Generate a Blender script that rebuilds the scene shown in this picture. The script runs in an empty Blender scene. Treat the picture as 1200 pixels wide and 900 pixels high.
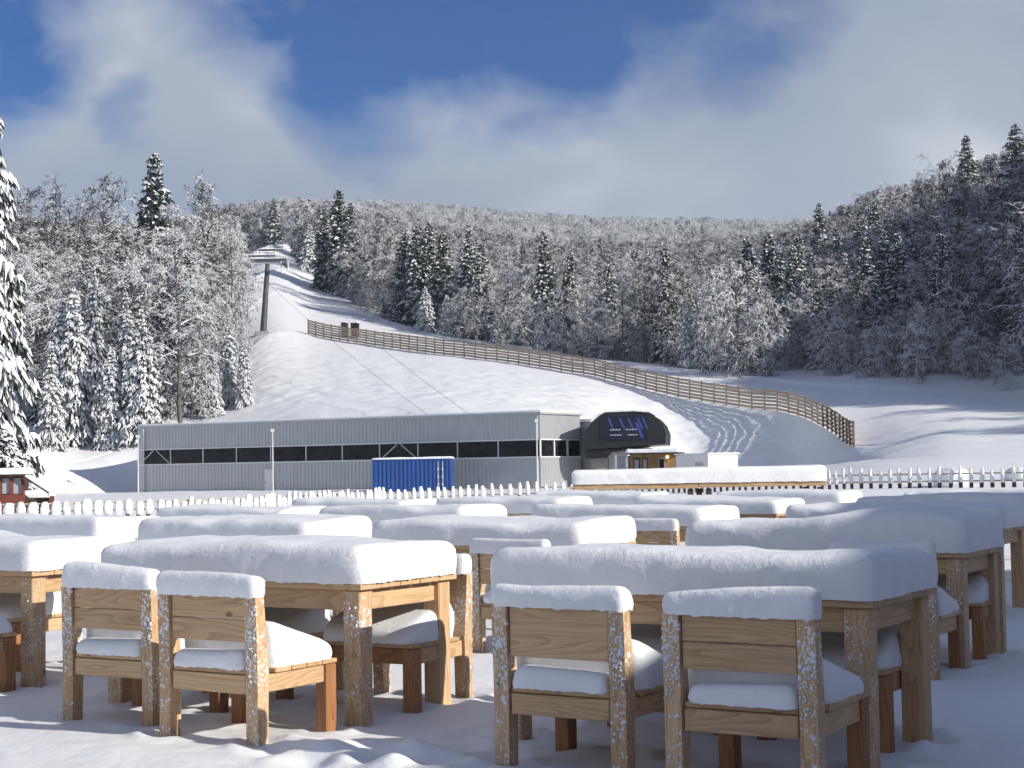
import bpy, bmesh, math, random
import numpy as np
from mathutils import Vector, Matrix
from mathutils.bvhtree import BVHTree

sc = bpy.context.scene
COL = sc.collection
R = math.radians

# ------------------------------------------------------------------ camera
FPX = 1870.0            # focal length in pixels of the 1200 px wide photograph
HC = 1.365              # eye height above the terrace snow
PITCH = math.atan(98.0 / FPX)
ROLL = math.atan(0.0165)
fwd = Vector((0, math.cos(PITCH), math.sin(PITCH)))
rt0 = Vector((1, 0, 0))
up0 = Vector((0, -math.sin(PITCH), math.cos(PITCH)))
rt = rt0 * math.cos(ROLL) - up0 * math.sin(ROLL)
up = up0 * math.cos(ROLL) + rt0 * math.sin(ROLL)
cam_d = bpy.data.cameras.new('camera')
cam_d.sensor_width = 36.0
cam_d.lens = FPX / 1200 * 36.0
cam_d.clip_start = 0.1
cam_d.clip_end = 9000
cam = bpy.data.objects.new('camera', cam_d)
COL.objects.link(cam)
m = Matrix.Identity(4)
for i in range(3):
    m[i][0], m[i][1], m[i][2] = rt[i], up[i], -fwd[i]
m[2][3] = HC
cam.matrix_world = m
sc.camera = cam

# ------------------------------------------------------------------ sun and sky
SUN_AZ, SUN_EL = R(29.0), R(25.0)
sun_dir = Vector((math.cos(SUN_AZ) * math.cos(SUN_EL), -math.sin(SUN_AZ) * math.cos(SUN_EL), math.sin(SUN_EL)))
sl = bpy.data.lights.new('sun', 'SUN')
sl.energy = 5.0
sl.angle = R(0.55)
sl.color = (1.0, 0.93, 0.82)
so = bpy.data.objects.new('sun', sl)
so.rotation_euler = sun_dir.to_track_quat('Z', 'Y').to_euler()
so.location = sun_dir * 60
COL.objects.link(so)

world = bpy.data.worlds.new('World')
sc.world = world
world.use_nodes = True
wt = world.node_tree
wt.nodes.clear()


class NT:
    """small helper for writing node trees"""
    def __init__(s, tree):
        s.t = tree

    def n(s, kind, inputs=None, **props):
        nd = s.t.nodes.new(kind)
        for k, v in props.items():
            setattr(nd, k, v)
        for k, v in (inputs or {}).items():
            sock = nd.inputs[k]
            if isinstance(v, bpy.types.NodeSocket):
                s.t.links.new(v, sock)
            else:
                sock.default_value = v
        return nd

    def math(s, op, a, b=None, c=None, clamp=False):
        d = {0: a}
        if b is not None:
            d[1] = b
        if c is not None:
            d[2] = c
        return s.n('ShaderNodeMath', d, operation=op, use_clamp=clamp).outputs[0]

    def mixc(s, f, a, b, blend='MIX'):
        nd = s.n('ShaderNodeMix', {0: f, 6: a, 7: b}, data_type='RGBA', blend_type=blend)
        return nd.outputs[2]

    def ramp(s, f, stops, interp='LINEAR'):
        nd = s.n('ShaderNodeValToRGB', {0: f})
        cr = nd.color_ramp
        cr.interpolation = interp
        while len(cr.elements) < len(stops):
            cr.elements.new(0.5)
        for e, (p, c) in zip(cr.elements, stops):
            e.position = p
            e.color = c if len(c) == 4 else (*c, 1)
        return nd.outputs[0]

    def noise(s, vec, scale, detail=4, rough=0.55, dist=0.0):
        d = {'Scale': scale, 'Detail': detail, 'Roughness': rough, 'Distortion': dist}
        if vec is not None:
            d['Vector'] = vec
        return s.n('ShaderNodeTexNoise', d)


def at(px, py, d):
    """the point at depth d (metres along +Y) that the photograph shows at pixel px, py"""
    r = fwd * FPX + rt * (px - 600) - up * (py - 450)
    r = r * (d / r.y)
    return Vector((r.x, r.y, r.z + HC))


W = NT(wt)
sky = W.n('ShaderNodeTexSky', sky_type='NISHITA')
sky.sun_disc = False
sky.sun_elevation = SUN_EL
sky.sun_rotation = math.atan2(sun_dir.x, sun_dir.y)
sky.altitude = 1400
sky.air_density = 1.0
sky.dust_density = 0.1
sky.ozone_density = 3.0
tc = W.n('ShaderNodeTexCoord').outputs['Generated']
mp = W.n('ShaderNodeMapping', {'Vector': tc, 'Location': (0.3, 0.1, 0.0), 'Scale': (3.0, 3.0, 5.0)}).outputs[0]
nz = W.noise(mp, 1.6, 7, 0.55, 0.4).outputs['Fac']
nz2 = W.noise(mp, 4.5, 6, 0.6, 0.6).outputs['Fac']
nzc = W.noise(mp, 1.0, 4, 0.5, 0.2).outputs['Fac']
# openings of blue in the cloud deck
gap = None
warp = W.noise(W.n('ShaderNodeMapping', {'Vector': tc, 'Location': (4.1, 2.2, 0.7), 'Scale': (5.0, 5.0, 8.0)}).outputs[0], 1.5, 5, 0.6, 0.3).outputs['Color']
warp = W.n('ShaderNodeVectorMath', {0: warp, 1: (.5, .5, .5)}, operation='SUBTRACT').outputs[0]
warp = W.n('ShaderNodeVectorMath', {0: warp, 'Scale': 0.10}, operation='SCALE').outputs[0]
tcw = W.n('ShaderNodeVectorMath', {0: tc, 1: warp}, operation='ADD').outputs[0]
for (px, py, rad, amp) in [(545, 30, .085, 1.0), (640, 40, .09, 1.0), (440, 75, .075, .95), (860, 55, .06, .75), (900, 20, .06, .6),
                           (360, -60, .09, .8), (150, 150, .026, .6), (0, 75, .055, .9), (20, 0, .05, .6), (760, -60, .12, .9), (-200, 20, .14, .8)]:
    c = (at(px, py, 100) - Vector((0, 0, HC))).normalized()
    dist = W.n('ShaderNodeVectorMath', {0: tcw, 1: tuple(c)}, operation='DISTANCE').outputs['Value']
    g = W.n('ShaderNodeMapRange', {'Value': dist, 'From Min': rad * 0.15, 'From Max': rad * 1.5, 'To Min': amp, 'To Max': 0.0},
            interpolation_type='SMOOTHSTEP').outputs[0]
    gap = g if gap is None else W.math('MAXIMUM', gap, g)
gen = W.n('ShaderNodeMapRange', {'Value': nz, 'From Min': 0.36, 'From Max': 0.60, 'To Min': 0.0, 'To Max': 1.0}).outputs[0]
wob = W.math('ADD', W.math('MULTIPLY', W.math('SUBTRACT', nz, 0.5), 1.9), W.math('MULTIPLY', W.math('SUBTRACT', nz2, 0.5), 0.9))
inview = W.math('ADD', W.math('SUBTRACT', 1.02, W.math('MULTIPLY', gap, 1.5)), wob)
sepz = W.n('ShaderNodeSeparateXYZ', {0: tc})
# a bank of cloud lies low along the hills all round
low = W.n('ShaderNodeMapRange', {'Value': W.math('ADD', sepz.outputs[2], W.math('MULTIPLY', W.math('SUBTRACT', nz2, 0.5), 0.12)), 'From Min': 0.17, 'From Max': 0.27, 'To Min': 0.75, 'To Max': 0.0}, interpolation_type='SMOOTHSTEP').outputs[0]
inview = W.math('ADD', inview, low)
# towards the zenith the deck breaks up on its own
high = W.n('ShaderNodeMapRange', {'Value': sepz.outputs[2], 'From Min': 0.34, 'From Max': 0.62}).outputs[0]
cf = W.n('ShaderNodeMix', {0: high, 2: inview, 3: W.math('MULTIPLY', gen, 0.40)}, data_type='FLOAT', clamp_factor=True).outputs[0]
cf = W.math('MINIMUM', W.math('MAXIMUM', cf, 0.0), 0.97)
cloudc = W.ramp(nzc, [(0.34, (0.36, 0.42, 0.54)), (0.52, (0.48, 0.54, 0.64)), (0.64, (0.80, 0.82, 0.85))])
deep = W.n('ShaderNodeHueSaturation', {'Hue': 0.518, 'Saturation': 1.7, 'Color': sky.outputs[0]}).outputs[0]
b1 = W.n('ShaderNodeBackground', {'Color': deep, 'Strength': 0.068})
b2 = W.n('ShaderNodeBackground', {'Color': cloudc, 'Strength': 0.78})
mx = W.n('ShaderNodeMixShader', {0: cf, 1: b1.outputs[0], 2: b2.outputs[0]})
W.n('ShaderNodeOutputWorld', {'Surface': mx.outputs[0]})

sc.view_settings.view_transform = 'Standard'
sc.view_settings.look = 'None'
sc.view_settings.exposure = 0.25
sc.view_settings.gamma = 1.0
sc.view_settings.use_curve_mapping = False
sc.render.engine = 'CYCLES'
cy = sc.cycles
cy.use_denoising = True
cy.use_adaptive_sampling = True
cy.adaptive_threshold = 0.03
try:
    cy.denoiser = 'OPENIMAGEDENOISE'
except Exception:
    pass
cy.max_bounces = 6
cy.diffuse_bounces = 3
cy.glossy_bounces = 2
cy.transmission_bounces = 3
cy.volume_bounces = 0
cy.sample_clamp_indirect = 4.0
cy.caustics_reflective = cy.caustics_refractive = False

# ------------------------------------------------------------------ noise in numpy
_rng = np.random.RandomState(7)
_perm = np.concatenate([_rng.permutation(256)] * 3)
_grad = _rng.normal(size=(256, 3))
_grad /= np.linalg.norm(_grad, axis=1)[:, None]


def perlin(x, y, z=0.0):
    x, y, z = np.broadcast_arrays(np.asarray(x, float), np.asarray(y, float), np.asarray(z, float))
    xi, yi, zi = np.floor(x).astype(int), np.floor(y).astype(int), np.floor(z).astype(int)
    xf, yf, zf = x - xi, y - yi, z - zi
    u, v, w = [t * t * t * (t * (t * 6 - 15) + 10) for t in (xf, yf, zf)]
    out = 0
    for dx in (0, 1):
        for dy in (0, 1):
            for dz in (0, 1):
                h = _perm[_perm[_perm[(xi + dx) & 255] + ((yi + dy) & 255)] + ((zi + dz) & 255)]
                g = _grad[h]
                dot = g[..., 0] * (xf - dx) + g[..., 1] * (yf - dy) + g[..., 2] * (zf - dz)
                out = out + dot * (u if dx else 1 - u) * (v if dy else 1 - v) * (w if dz else 1 - w)
    return out


def fbm(x, y, z=0.0, octv=3):
    o, a, f = 0, 1.0, 1.0
    for i in range(octv):
        o = o + a * perlin(np.asarray(x) * f + i * 17.3, np.asarray(y) * f - i * 9.1, np.asarray(z) * f + i * 3.7)
        a *= 0.5
        f *= 2.03
    return o


def sstep(a, b, x):
    t = np.clip((x - a) / (b - a), 0, 1)
    return t * t * (3 - 2 * t)


# ------------------------------------------------------------------ materials
MATS = {}


def mat(name):
    mt = bpy.data.materials.new(name)
    mt.use_nodes = True
    mt.node_tree.nodes.clear()
    MATS[name] = mt
    return mt, NT(mt.node_tree)


def finish(N, bsdf):
    N.n('ShaderNodeOutputMaterial', {'Surface': bsdf})


def plain(name, col, rough=0.6, metal=0.0, var=0.12, scale=3.0, bump=0.0, spec=0.4, emit=None):
    mt, N = mat(name)
    tcn = N.n('ShaderNodeTexCoord').outputs['Object']
    nf = N.noise(tcn, scale, 5, 0.6).outputs['Fac']
    lo = tuple(c * (1 - var) for c in col)
    hi = tuple(min(1, c * (1 + var)) for c in col)
    cc = N.ramp(nf, [(0.3, lo), (0.7, hi)])
    d = {'Base Color': cc, 'Roughness': rough, 'Metallic': metal, 'Specular IOR Level': spec}
    if emit:
        d['Emission Color'] = (*emit[0], 1)
        d['Emission Strength'] = emit[1]
    if bump:
        d['Normal'] = N.n('ShaderNodeBump', {'Height': nf, 'Strength': bump, 'Distance': 0.02}).outputs[0]
    finish(N, N.n('ShaderNodeBsdfPrincipled', d).outputs[0])
    return mt


def snow_mat(name, s1, d1, s2, d2, col=(0.80, 0.825, 0.86), s3=None, d3=0):
    mt, N = mat(name)
    geo = N.n('ShaderNodeNewGeometry').outputs['Position']
    n1 = N.noise(geo, s1, 5, 0.6).outputs['Fac']
    n2 = N.noise(geo, s2, 3, 0.6).outputs['Fac']
    b1 = N.n('ShaderNodeBump', {'Height': n1, 'Strength': 1.0, 'Distance': d1}).outputs[0]
    b2 = N.n('ShaderNodeBump', {'Height': n2, 'Strength': 1.0, 'Distance': d2, 'Normal': b1}).outputs[0]
    if s3:
        n3 = N.noise(geo, s3, 3, 0.6).outputs['Fac']
        b2 = N.n('ShaderNodeBump', {'Height': n3, 'Strength': 1.0, 'Distance': d3, 'Normal': b2}).outputs[0]
    cc = N.ramp(n1, [(0.25, tuple(c * 0.96 for c in col)), (0.75, tuple(min(1, c * 1.03) for c in col))])
    b = N.n('ShaderNodeBsdfPrincipled', {'Base Color': cc, 'Roughness': 0.55, 'Specular IOR Level': 0.25, 'Normal': b2,
                                         'Sheen Weight': 0.0})
    finish(N, b.outputs[0])
    return mt


snow_mat('snow_ground', 0.6, 0.06, 9.0, 0.006, s3=60.0, d3=0.0012)
snow_mat('snow_slab', 7.0, 0.010, 40.0, 0.0035, s3=150.0, d3=0.001)
snow_mat('snow_tree', 2.0, 0.08, 9.0, 0.02)


def wood(name, axis, c_lo, c_hi, dark=1.0, frost=0.0):
    mt, N = mat(name)
    tcn = N.n('ShaderNodeTexCoord').outputs['Object']
    info = N.n('ShaderNodeObjectInfo').outputs['Random']
    off = N.n('ShaderNodeCombineXYZ', {0: N.math('MULTIPLY', info, 37.0), 1: N.math('MULTIPLY', info, 91.0), 2: N.math('MULTIPLY', info, 53.0)}).outputs[0]
    v = N.n('ShaderNodeVectorMath', {0: tcn, 1: off}, operation='ADD').outputs[0]
    s_long, s_x = 1.0, 11.0
    scl = [s_x, s_x, s_x]
    scl[axis] = s_long
    mp = N.n('ShaderNodeMapping', {'Vector': v, 'Scale': tuple(scl)}).outputs[0]
    # growth rings: bands of a slow noise field give cathedral figures
    base = N.noise(mp, 0.55, 2, 0.45, 0.15).outputs['Fac']
    ring = N.math('FRACT', N.math('MULTIPLY', base, 22.0))
    ring = N.math('POWER', ring, 2.2)
    scl2 = [90.0, 90.0, 90.0]
    scl2[axis] = 3.0
    mp2 = N.n('ShaderNodeMapping', {'Vector': v, 'Scale': tuple(scl2)}).outputs[0]
    fib = N.noise(mp2, 1.0, 4, 0.6).outputs['Fac']
    tone = N.noise(mp, 0.18, 2, 0.5).outputs['Fac']
    f = N.math('ADD', N.math('MULTIPLY', ring, 0.38), N.math('MULTIPLY', fib, 0.62), clamp=False)
    cc = N.ramp(f, [(0.12, c_hi), (0.85, c_lo)])
    t2 = N.math('ADD', N.math('MULTIPLY', tone, 0.5), N.math('MULTIPLY', info, 0.45))
    cc = N.mixc(0.55, cc, N.ramp(t2, [(0.2, (0.62, 0.55, 0.48)), (0.75, (1.15, 1.1, 1.05))]), 'MULTIPLY')
    vor = N.n('ShaderNodeTexVoronoi', {'Vector': N.n('ShaderNodeMapping', {'Vector': v, 'Scale': tuple(4.0 if i != axis else 2.4 for i in range(3))}).outputs[0], 'Scale': 1.0}).outputs['Distance']
    knot = N.n('ShaderNodeMapRange', {'Value': vor, 'From Min': 0.035, 'From Max': 0.075, 'To Min': 0.75, 'To Max': 0.0}).outputs[0]
    cc = N.mixc(knot, cc, (0.10, 0.045, 0.02, 1))
    if frost:
        geo = N.n('ShaderNodeNewGeometry').outputs['Position']
        fr = N.noise(geo, 60.0, 4, 0.65).outputs['Fac']
        fl = N.noise(geo, 5.0, 3, 0.6).outputs['Fac']
        fr = N.math('ADD', fr, N.math('MULTIPLY', fl, 0.5))
        fm = N.n('ShaderNodeMapRange', {'Value': fr, 'From Min': 0.82 - frost * 0.1, 'From Max': 0.97 - frost * 0.1}).outputs[0]
        cc = N.mixc(fm, cc, (0.78, 0.8, 0.84, 1))
    hgt = N.math('ADD', N.math('MULTIPLY', fib, 0.7), N.math('MULTIPLY', ring, 0.3))
    bp = N.n('ShaderNodeBump', {'Height': hgt, 'Strength': 0.5, 'Distance': 0.002}).outputs[0]
    b = N.n('ShaderNodeBsdfPrincipled', {'Base Color': cc, 'Roughness': 0.55, 'Specular IOR Level': 0.35, 'Normal': bp})
    finish(N, b.outputs[0])
    return mt


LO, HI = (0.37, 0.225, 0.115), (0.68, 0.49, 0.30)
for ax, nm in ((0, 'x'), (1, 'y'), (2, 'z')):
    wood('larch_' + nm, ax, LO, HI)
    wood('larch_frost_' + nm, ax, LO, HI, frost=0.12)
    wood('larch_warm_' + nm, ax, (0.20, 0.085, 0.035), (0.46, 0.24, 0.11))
    wood('weathered_' + nm, ax, (0.25, 0.19, 0.14), (0.52, 0.42, 0.32))
plain('picket_wood', (0.10, 0.065, 0.045), 0.8, var=0.3, scale=6)
plain('post_dark', (0.15, 0.11, 0.08), 0.8, var=0.3, scale=4)
plain('cladding', (0.42, 0.44, 0.46), 0.42, metal=0.35, var=0.06, scale=0.7)
plain('trim_grey', (0.42, 0.44, 0.46), 0.45, metal=0.2, var=0.05)
plain('trim_light', (0.66, 0.67, 0.68), 0.5, var=0.05)
plain('container_blue', (0.016, 0.065, 0.24), 0.45, var=0.15, scale=2)
plain('steel', (0.30, 0.32, 0.34), 0.5, metal=0.6, var=0.12, scale=2)
plain('dark_steel', (0.10, 0.11, 0.12), 0.5, metal=0.4, var=0.2, scale=2)
plain('terminal_dark', (0.011, 0.015, 0.017), 0.45, var=0.15, scale=1.0, spec=0.5)
plain('terminal_black', (0.01, 0.011, 0.014), 0.4, var=0.15, scale=1.0)
plain('sign_navy', (0.008, 0.010, 0.028), 0.35, var=0.2, scale=2)
plain('sign_blue', (0.04, 0.07, 0.26), 0.4, var=0.2, scale=3)
plain('sign_white', (0.42, 0.43, 0.47), 0.5, var=0.1, scale=3)
plain('concrete', (0.34, 0.33, 0.32), 0.9, var=0.15, scale=4, bump=0.4)
plain('box_white', (0.74, 0.73, 0.70), 0.55, var=0.05, scale=1.5)
plain('red_paint', (0.16, 0.040, 0.026), 0.6, var=0.25, scale=5)
plain('cabin_wood', (0.36, 0.22, 0.09), 0.7, var=0.3, scale=4)
plain('dark_boards', (0.06, 0.04, 0.03), 0.8, var=0.3, scale=4)
plain('lodge_wood', (0.22, 0.13, 0.07), 0.75, var=0.25, scale=3)
plain('lamp_warm', (0.9, 0.6, 0.3), 0.5, emit=((1.0, 0.62, 0.25), 3.0))
plain('cable', (0.09, 0.09, 0.10), 0.5, metal=0.5)
plain('needles', (0.018, 0.029, 0.020), 0.75, var=0.4, scale=1.5)
plain('bark_grey', (0.13, 0.11, 0.095), 0.9, var=0.35, scale=5)
plain('bark_pale', (0.40, 0.35, 0.30), 0.85, var=0.3, scale=5)
plain('twig', (0.042, 0.040, 0.041), 0.9, var=0.3, scale=2)
mt, N = mat('window_glass')
geo = N.n('ShaderNodeNewGeometry').outputs['Position']
nf = N.noise(geo, 1.5, 5, 0.7).outputs['Fac']
finish(N, N.n('ShaderNodeBsdfPrincipled', {'Base Color': N.ramp(nf, [(0.35, (0.004, 0.005, 0.006)), (0.75, (0.03, 0.032, 0.035))]), 'Roughness': 0.15,
                                           'Specular IOR Level': 0.15}).outputs[0])
mt, N = mat('pale_glass')
finish(N, N.n('ShaderNodeBsdfPrincipled', {'Base Color': (0.33, 0.37, 0.40, 1), 'Roughness': 0.1, 'Specular IOR Level': 0.5}).outputs[0])


# ------------------------------------------------------------------ mesh helpers
class MB:
    def __init__(s):
        s.v, s.f, s.m = [], [], []

    def add(s, vs, fs, mi=0):
        o = len(s.v)
        s.v.extend([tuple(p) for p in vs])
        s.f.extend([tuple(i + o for i in f) for f in fs])
        s.m.extend([mi] * len(fs))

    def box(s, x0, x1, y0, y1, z0, z1, mi=0, M=None):
        vs = [(x, y, z) for z in (z0, z1) for y in (y0, y1) for x in (x0, x1)]
        if M is not None:
            vs = [M @ Vector(p) for p in vs]
        s.add(vs, [(0, 2, 3, 1), (4, 5, 7, 6), (0, 1, 5, 4), (2, 6, 7, 3), (0, 4, 6, 2), (1, 3, 7, 5)], mi)

    def bbox(s, x0, x1, y0, y1, z0, z1, b=0.006, mi=0):
        """box with chamfered edges: 44 triangles"""
        c = [(x0 + x1) / 2, (y0 + y1) / 2, (z0 + z1) / 2]
        h = [(x1 - x0) / 2, (y1 - y0) / 2, (z1 - z0) / 2]
        b = min(b, min(h) * 0.6)
        idx, vs = {}, []
        for sx in (-1, 1):
            for sy in (-1, 1):
                for sz in (-1, 1):
                    for k in range(3):
                        sg = (sx, sy, sz)
                        p = [c[i] + sg[i] * (h[i] - (0 if i == k else b)) for i in range(3)]
                        idx[(sx, sy, sz, k)] = len(vs)
                        vs.append(p)
        fs = []
        for k in range(3):
            a, d = (k + 1) % 3, (k + 2) % 3
            for sg in (-1, 1):
                q = []
                for (i, j) in ((-1, -1), (1, -1), (1, 1), (-1, 1)):
                    t = [0, 0, 0]
                    t[k], t[a], t[d] = sg, i, j
                    q.append(idx[(*t, k)])
                fs.append(tuple(q if sg > 0 else q[::-1]))
        for k in range(3):          # edges parallel to axis k
            a, d = (k + 1) % 3, (k + 2) % 3
            for i in (-1, 1):
                for j in (-1, 1):
                    lo, hi = [0, 0, 0], [0, 0, 0]
                    lo[k], hi[k] = -1, 1
                    for t in (lo, hi):
                        t[a], t[d] = i, j
                    q = [idx[(*lo, a)], idx[(*lo, d)], idx[(*hi, d)], idx[(*hi, a)]]
                    fs.append(tuple(q if i * j > 0 else q[::-1]))
        for sx in (-1, 1):
            for sy in (-1, 1):
                for sz in (-1, 1):
                    q = [idx[(sx, sy, sz, k)] for k in range(3)]
                    fs.append(tuple(q if sx * sy * sz > 0 else q[::-1]))
        s.add(vs, fs, mi)

    def tube(s, p0, p1, r0, r1=None, n=8, mi=0, caps=True):
        r1 = r0 if r1 is None else r1
        p0, p1 = Vector(p0), Vector(p1)
        d = (p1 - p0).normalized()
        a = d.orthogonal().normalized()
        b = d.cross(a)
        vs = []
        for p, r in ((p0, r0), (p1, r1)):
            for i in range(n):
                t = 2 * math.pi * i / n
                vs.append(p + a * (r * math.cos(t)) + b * (r * math.sin(t)))
        fs = [(i, (i + 1) % n, n + (i + 1) % n, n + i) for i in range(n)]
        if caps:
            fs += [tuple(range(n))[::-1], tuple(range(n, 2 * n))]
        s.add(vs, fs, mi)

    def prism(s, pts, y0, y1, mi=0, M=None):
        """outline pts (x, z), counter-clockwise seen from -y, pushed from y0 to y1"""
        n = len(pts)
        vs = [(x, y0, z) for x, z in pts] + [(x, y1, z) for x, z in pts]
        if M is not None:
            vs = [M @ Vector(p) for p in vs]
        fs = [tuple(range(n)), tuple(range(n, 2 * n))[::-1]]
        fs += [((i + 1) % n, i, n + i, n + (i + 1) % n) for i in range(n)]
        s.add(vs, fs, mi)

    def mesh(s, name, mats, smooth=False):
        me = bpy.data.meshes.new(name)
        me.from_pydata(s.v, [], s.f)
        for k in (mats if isinstance(mats, (list, tuple)) else [mats]):
            me.materials.append(MATS[k])
        if any(s.m):
            me.polygons.foreach_set('material_index', s.m)
        if smooth:
            me.polygons.foreach_set('use_smooth', [True] * len(s.f))
        me.update()
        return me

    def build(s, name, mats, parent=None, smooth=False):
        return link(name, s.mesh(name, mats, smooth), parent)


def link(name, me, parent=None):
    o = bpy.data.objects.new(name, me)
    COL.objects.link(o)
    if parent is not None:
        o.parent = parent
    return o


def big_mesh(name, verts, quads=None, tris=None, mats=(), midx=None, smooth=False):
    me = bpy.data.meshes.new(name)
    nq = 0 if quads is None else len(quads)
    ntr = 0 if tris is None else len(tris)
    me.vertices.add(len(verts))
    me.vertices.foreach_set('co', np.asarray(verts, np.float32).ravel())
    loops = np.concatenate([a.ravel() for a in ([quads] if nq else []) + ([tris] if ntr else [])]).astype(np.int32)
    me.loops.add(len(loops))
    me.loops.foreach_set('vertex_index', loops)
    st = np.concatenate([np.arange(nq) * 4, nq * 4 + np.arange(ntr) * 3]).astype(np.int32)
    me.polygons.add(nq + ntr)
    me.polygons.foreach_set('loop_start', st)
    for k in mats:
        me.materials.append(MATS[k])
    if midx is not None:
        me.polygons.foreach_set('material_index', np.asarray(midx, np.int32))
    if smooth:
        me.polygons.foreach_set('use_smooth', np.ones(nq + ntr, bool))
    me.update(calc_edges=True)
    me.validate()
    return me


def empty(name, loc=(0, 0, 0), rz=0.0):
    o = bpy.data.objects.new(name, None)
    o.location = loc
    o.rotation_euler = (0, 0, rz)
    o.empty_display_size = 0.3
    COL.objects.link(o)
    return o


def tag(o, label=None, cat=None, group=None, kind=None):
    if label:
        o['label'] = label
    if cat:
        o['category'] = cat
    if group:
        o['group'] = group
    if kind:
        o['kind'] = kind
    return o


def copy_tree(o, parent=None):
    c = o.copy()
    COL.objects.link(c)
    c.parent = parent
    for ch in o.children:
        copy_tree(ch, c)
    return c


# ------------------------------------------------------------------ the snow-covered ground, one sheet
# columns: pixel px -> feature rows (depth, pixel row); 'z' rows give the height directly
def yz(px, z, d):
    """pixel row that height z has at depth d in column px"""
    yh = 548 - 0.0165 * (px - 600)
    return yh + (HC - z) * FPX / d


FENCE = [(-2500, 44, .15), (-120, 44, .15), (0, 45, .16), (190, 48, .12), (450, 60, .10), (560, 62, .18), (670, 62, .27), (780, 58, .38), (1000, 50, .55), (1200, 46, .58), (3700, 44, .6)]
COLS = {  # C toe, D, E crest, F tree line, G, H, I, J
    -2500: [(100, 3.), (125, 6.), (150, 10.), (170, 13.), (220, 26.), (320, 45.), (600, 80.), (1500, 180.)],
    -400: [(100, 548), (125, 520), (150, 490), (170, 470), (220, 410), (320, 345), (600, 330), (1500, 330)],
    0: [(116, .3), (134, 536), (145, 513), (155, 503), (210, 425), (300, 352), (600, 335), (1500, 330)],
    50: [(128, -.2), (142, 543), (151, 517), (158, 504), (210, 425), (295, 353), (600, 332), (1500, 320)],
    100: [(136, -.35), (147, 541), (154, 515), (160, 505), (210, 425), (290, 355), (600, 330), (1500, 310)],
    150: [(143, -.3), (149, 520), (154, 500), (160, 493), (212, 422), (290, 357), (600, 320), (1500, 300)],
    200: [(142, -.2), (148, 515), (153, 497), (160, 488), (215, 420), (290, 360), (600, 310), (1500, 290)],
    270: [(138, -.2), (146, 505), (190, 437), (225, 392), (270, 355), (350, 330), (700, 292), (2000, 270)],
    310: [(137, -.2), (146, 497), (214, 383), (280, 334), (330, 308), (420, 287), (900, 270), (2200, 258)],
    362: [(136, -.2), (143, 487), (222, 393), (310, 342), (345, 322), (450, 300), (950, 270), (2200, 255)],
    450: [(132, -.2), (140, 482), (209, 407), (262, 376), (330, 350), (480, 315), (1000, 274), (2200, 250)],
    520: [(129, -.2), (137, 480), (198, 416), (238, 398), (330, 362), (480, 328), (1000, 282), (2200, 253)],
    600: [(126, -.2), (134, 488), (189, 425), (228, 408), (330, 368), (480, 338), (1000, 292), (2100, 262)],
    700: [(124, -.3), (140, 492), (177, 441), (213, 425), (320, 380), (470, 345), (900, 298), (1900, 271)],
    800: [(114, 0.), (146, .6), (163, 467), (198, 436), (300, 392), (450, 350), (800, 305), (1500, 278)],
    900: [(103, .5), (141, .9), (152, 479), (185, 446), (280, 390), (430, 345), (800, 305), (1500, 280)],
    940: [(99, .7), (138, 1.0), (146, 487), (180, 450), (260, 385), (400, 335), (800, 300), (1500, 282)],
    975: [(96, .9), (127, 1.2), (135, 508), (176, 452), (250, 375), (380, 325), (800, 297), (1500, 281)],
    1000: [(92, 545), (115, 1.5), (123, 530), (173, 454), (240, 370), (360, 315), (800, 295), (1500, 280)],
    1040: [(80, 547), (100, 537), (118, 519), (170, 456), (235, 368), (345, 303), (760, 290), (1500, 280)],
    1100: [(75, 547), (92, 533), (110, 512), (168, 459), (230, 365), (330, 290), (700, 285), (1500, 280)],
    1200: [(75, 545), (90, 530), (108, 509), (163, 466), (220, 350), (310, 260), (600, 255), (1500, 270)],
    1600: [(70, 545), (90, 515), (110, 480), (150, 310), (205, 160), (300, 70), (600, 240), (1500, 270)],
    2300: [(62, 530), (82, 470), (105, 400), (145, 250), (205, 110), (300, 20), (600, 220), (1500, 260)],
    3700: [(60, 520), (80, 450), (105, 380), (145, 300), (205, 240), (300, 200), (600, 220), (1500, 260)],
}
colpx = np.array(sorted(COLS), float)
NFEAT = 12
tabD = np.zeros((len(colpx), NFEAT))
tabE = np.zeros((len(colpx), NFEAT))      # slope above the horizon: (z - HC) / d
for i, px in enumerate(colpx):
    fd = np.interp(px, [q[0] for q in FENCE], [q[1] for q in FENCE])
    fz = np.interp(px, [q[0] for q in FENCE], [q[2] for q in FENCE])
    rows = [(3.6, 0.0), (27.0, 0.0), (fd, fz), (fd + (6 if 150 < px < 800 else 10), (fz - .3) if not 150 < px < 800 else -.45)]
    cr = COLS[int(px)]
    for (d, q) in cr:
        z = q if abs(q) < 200 and not (q > 150 and px > -2000) else HC + (548 - 0.0165 * (px - 600) - q) * d / FPX
        rows.append((d, z))
    for j, (d, z) in enumerate(rows):
        tabD[i, j] = math.log(d)
        tabE[i, j] = (z - HC) / d
# px samples
pxs = np.concatenate([[-2500, -1700, -1100, -750, -520, -380, -280, -200], np.arange(-140, 1341, 4.8), [1400, 1480, 1600, 1800, 2100, 2500, 3000, 3700]])
nseg = [300, 40, 12, 18, 34, 110, 56, 22, 16, 14, 14]
srow = np.concatenate([j + np.arange(n) / n for j, n in enumerate(nseg)] + [[NFEAT - 1]])


def smooth_interp(xq, xp, fp):
    return np.interp(xq, xp, fp)


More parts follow.
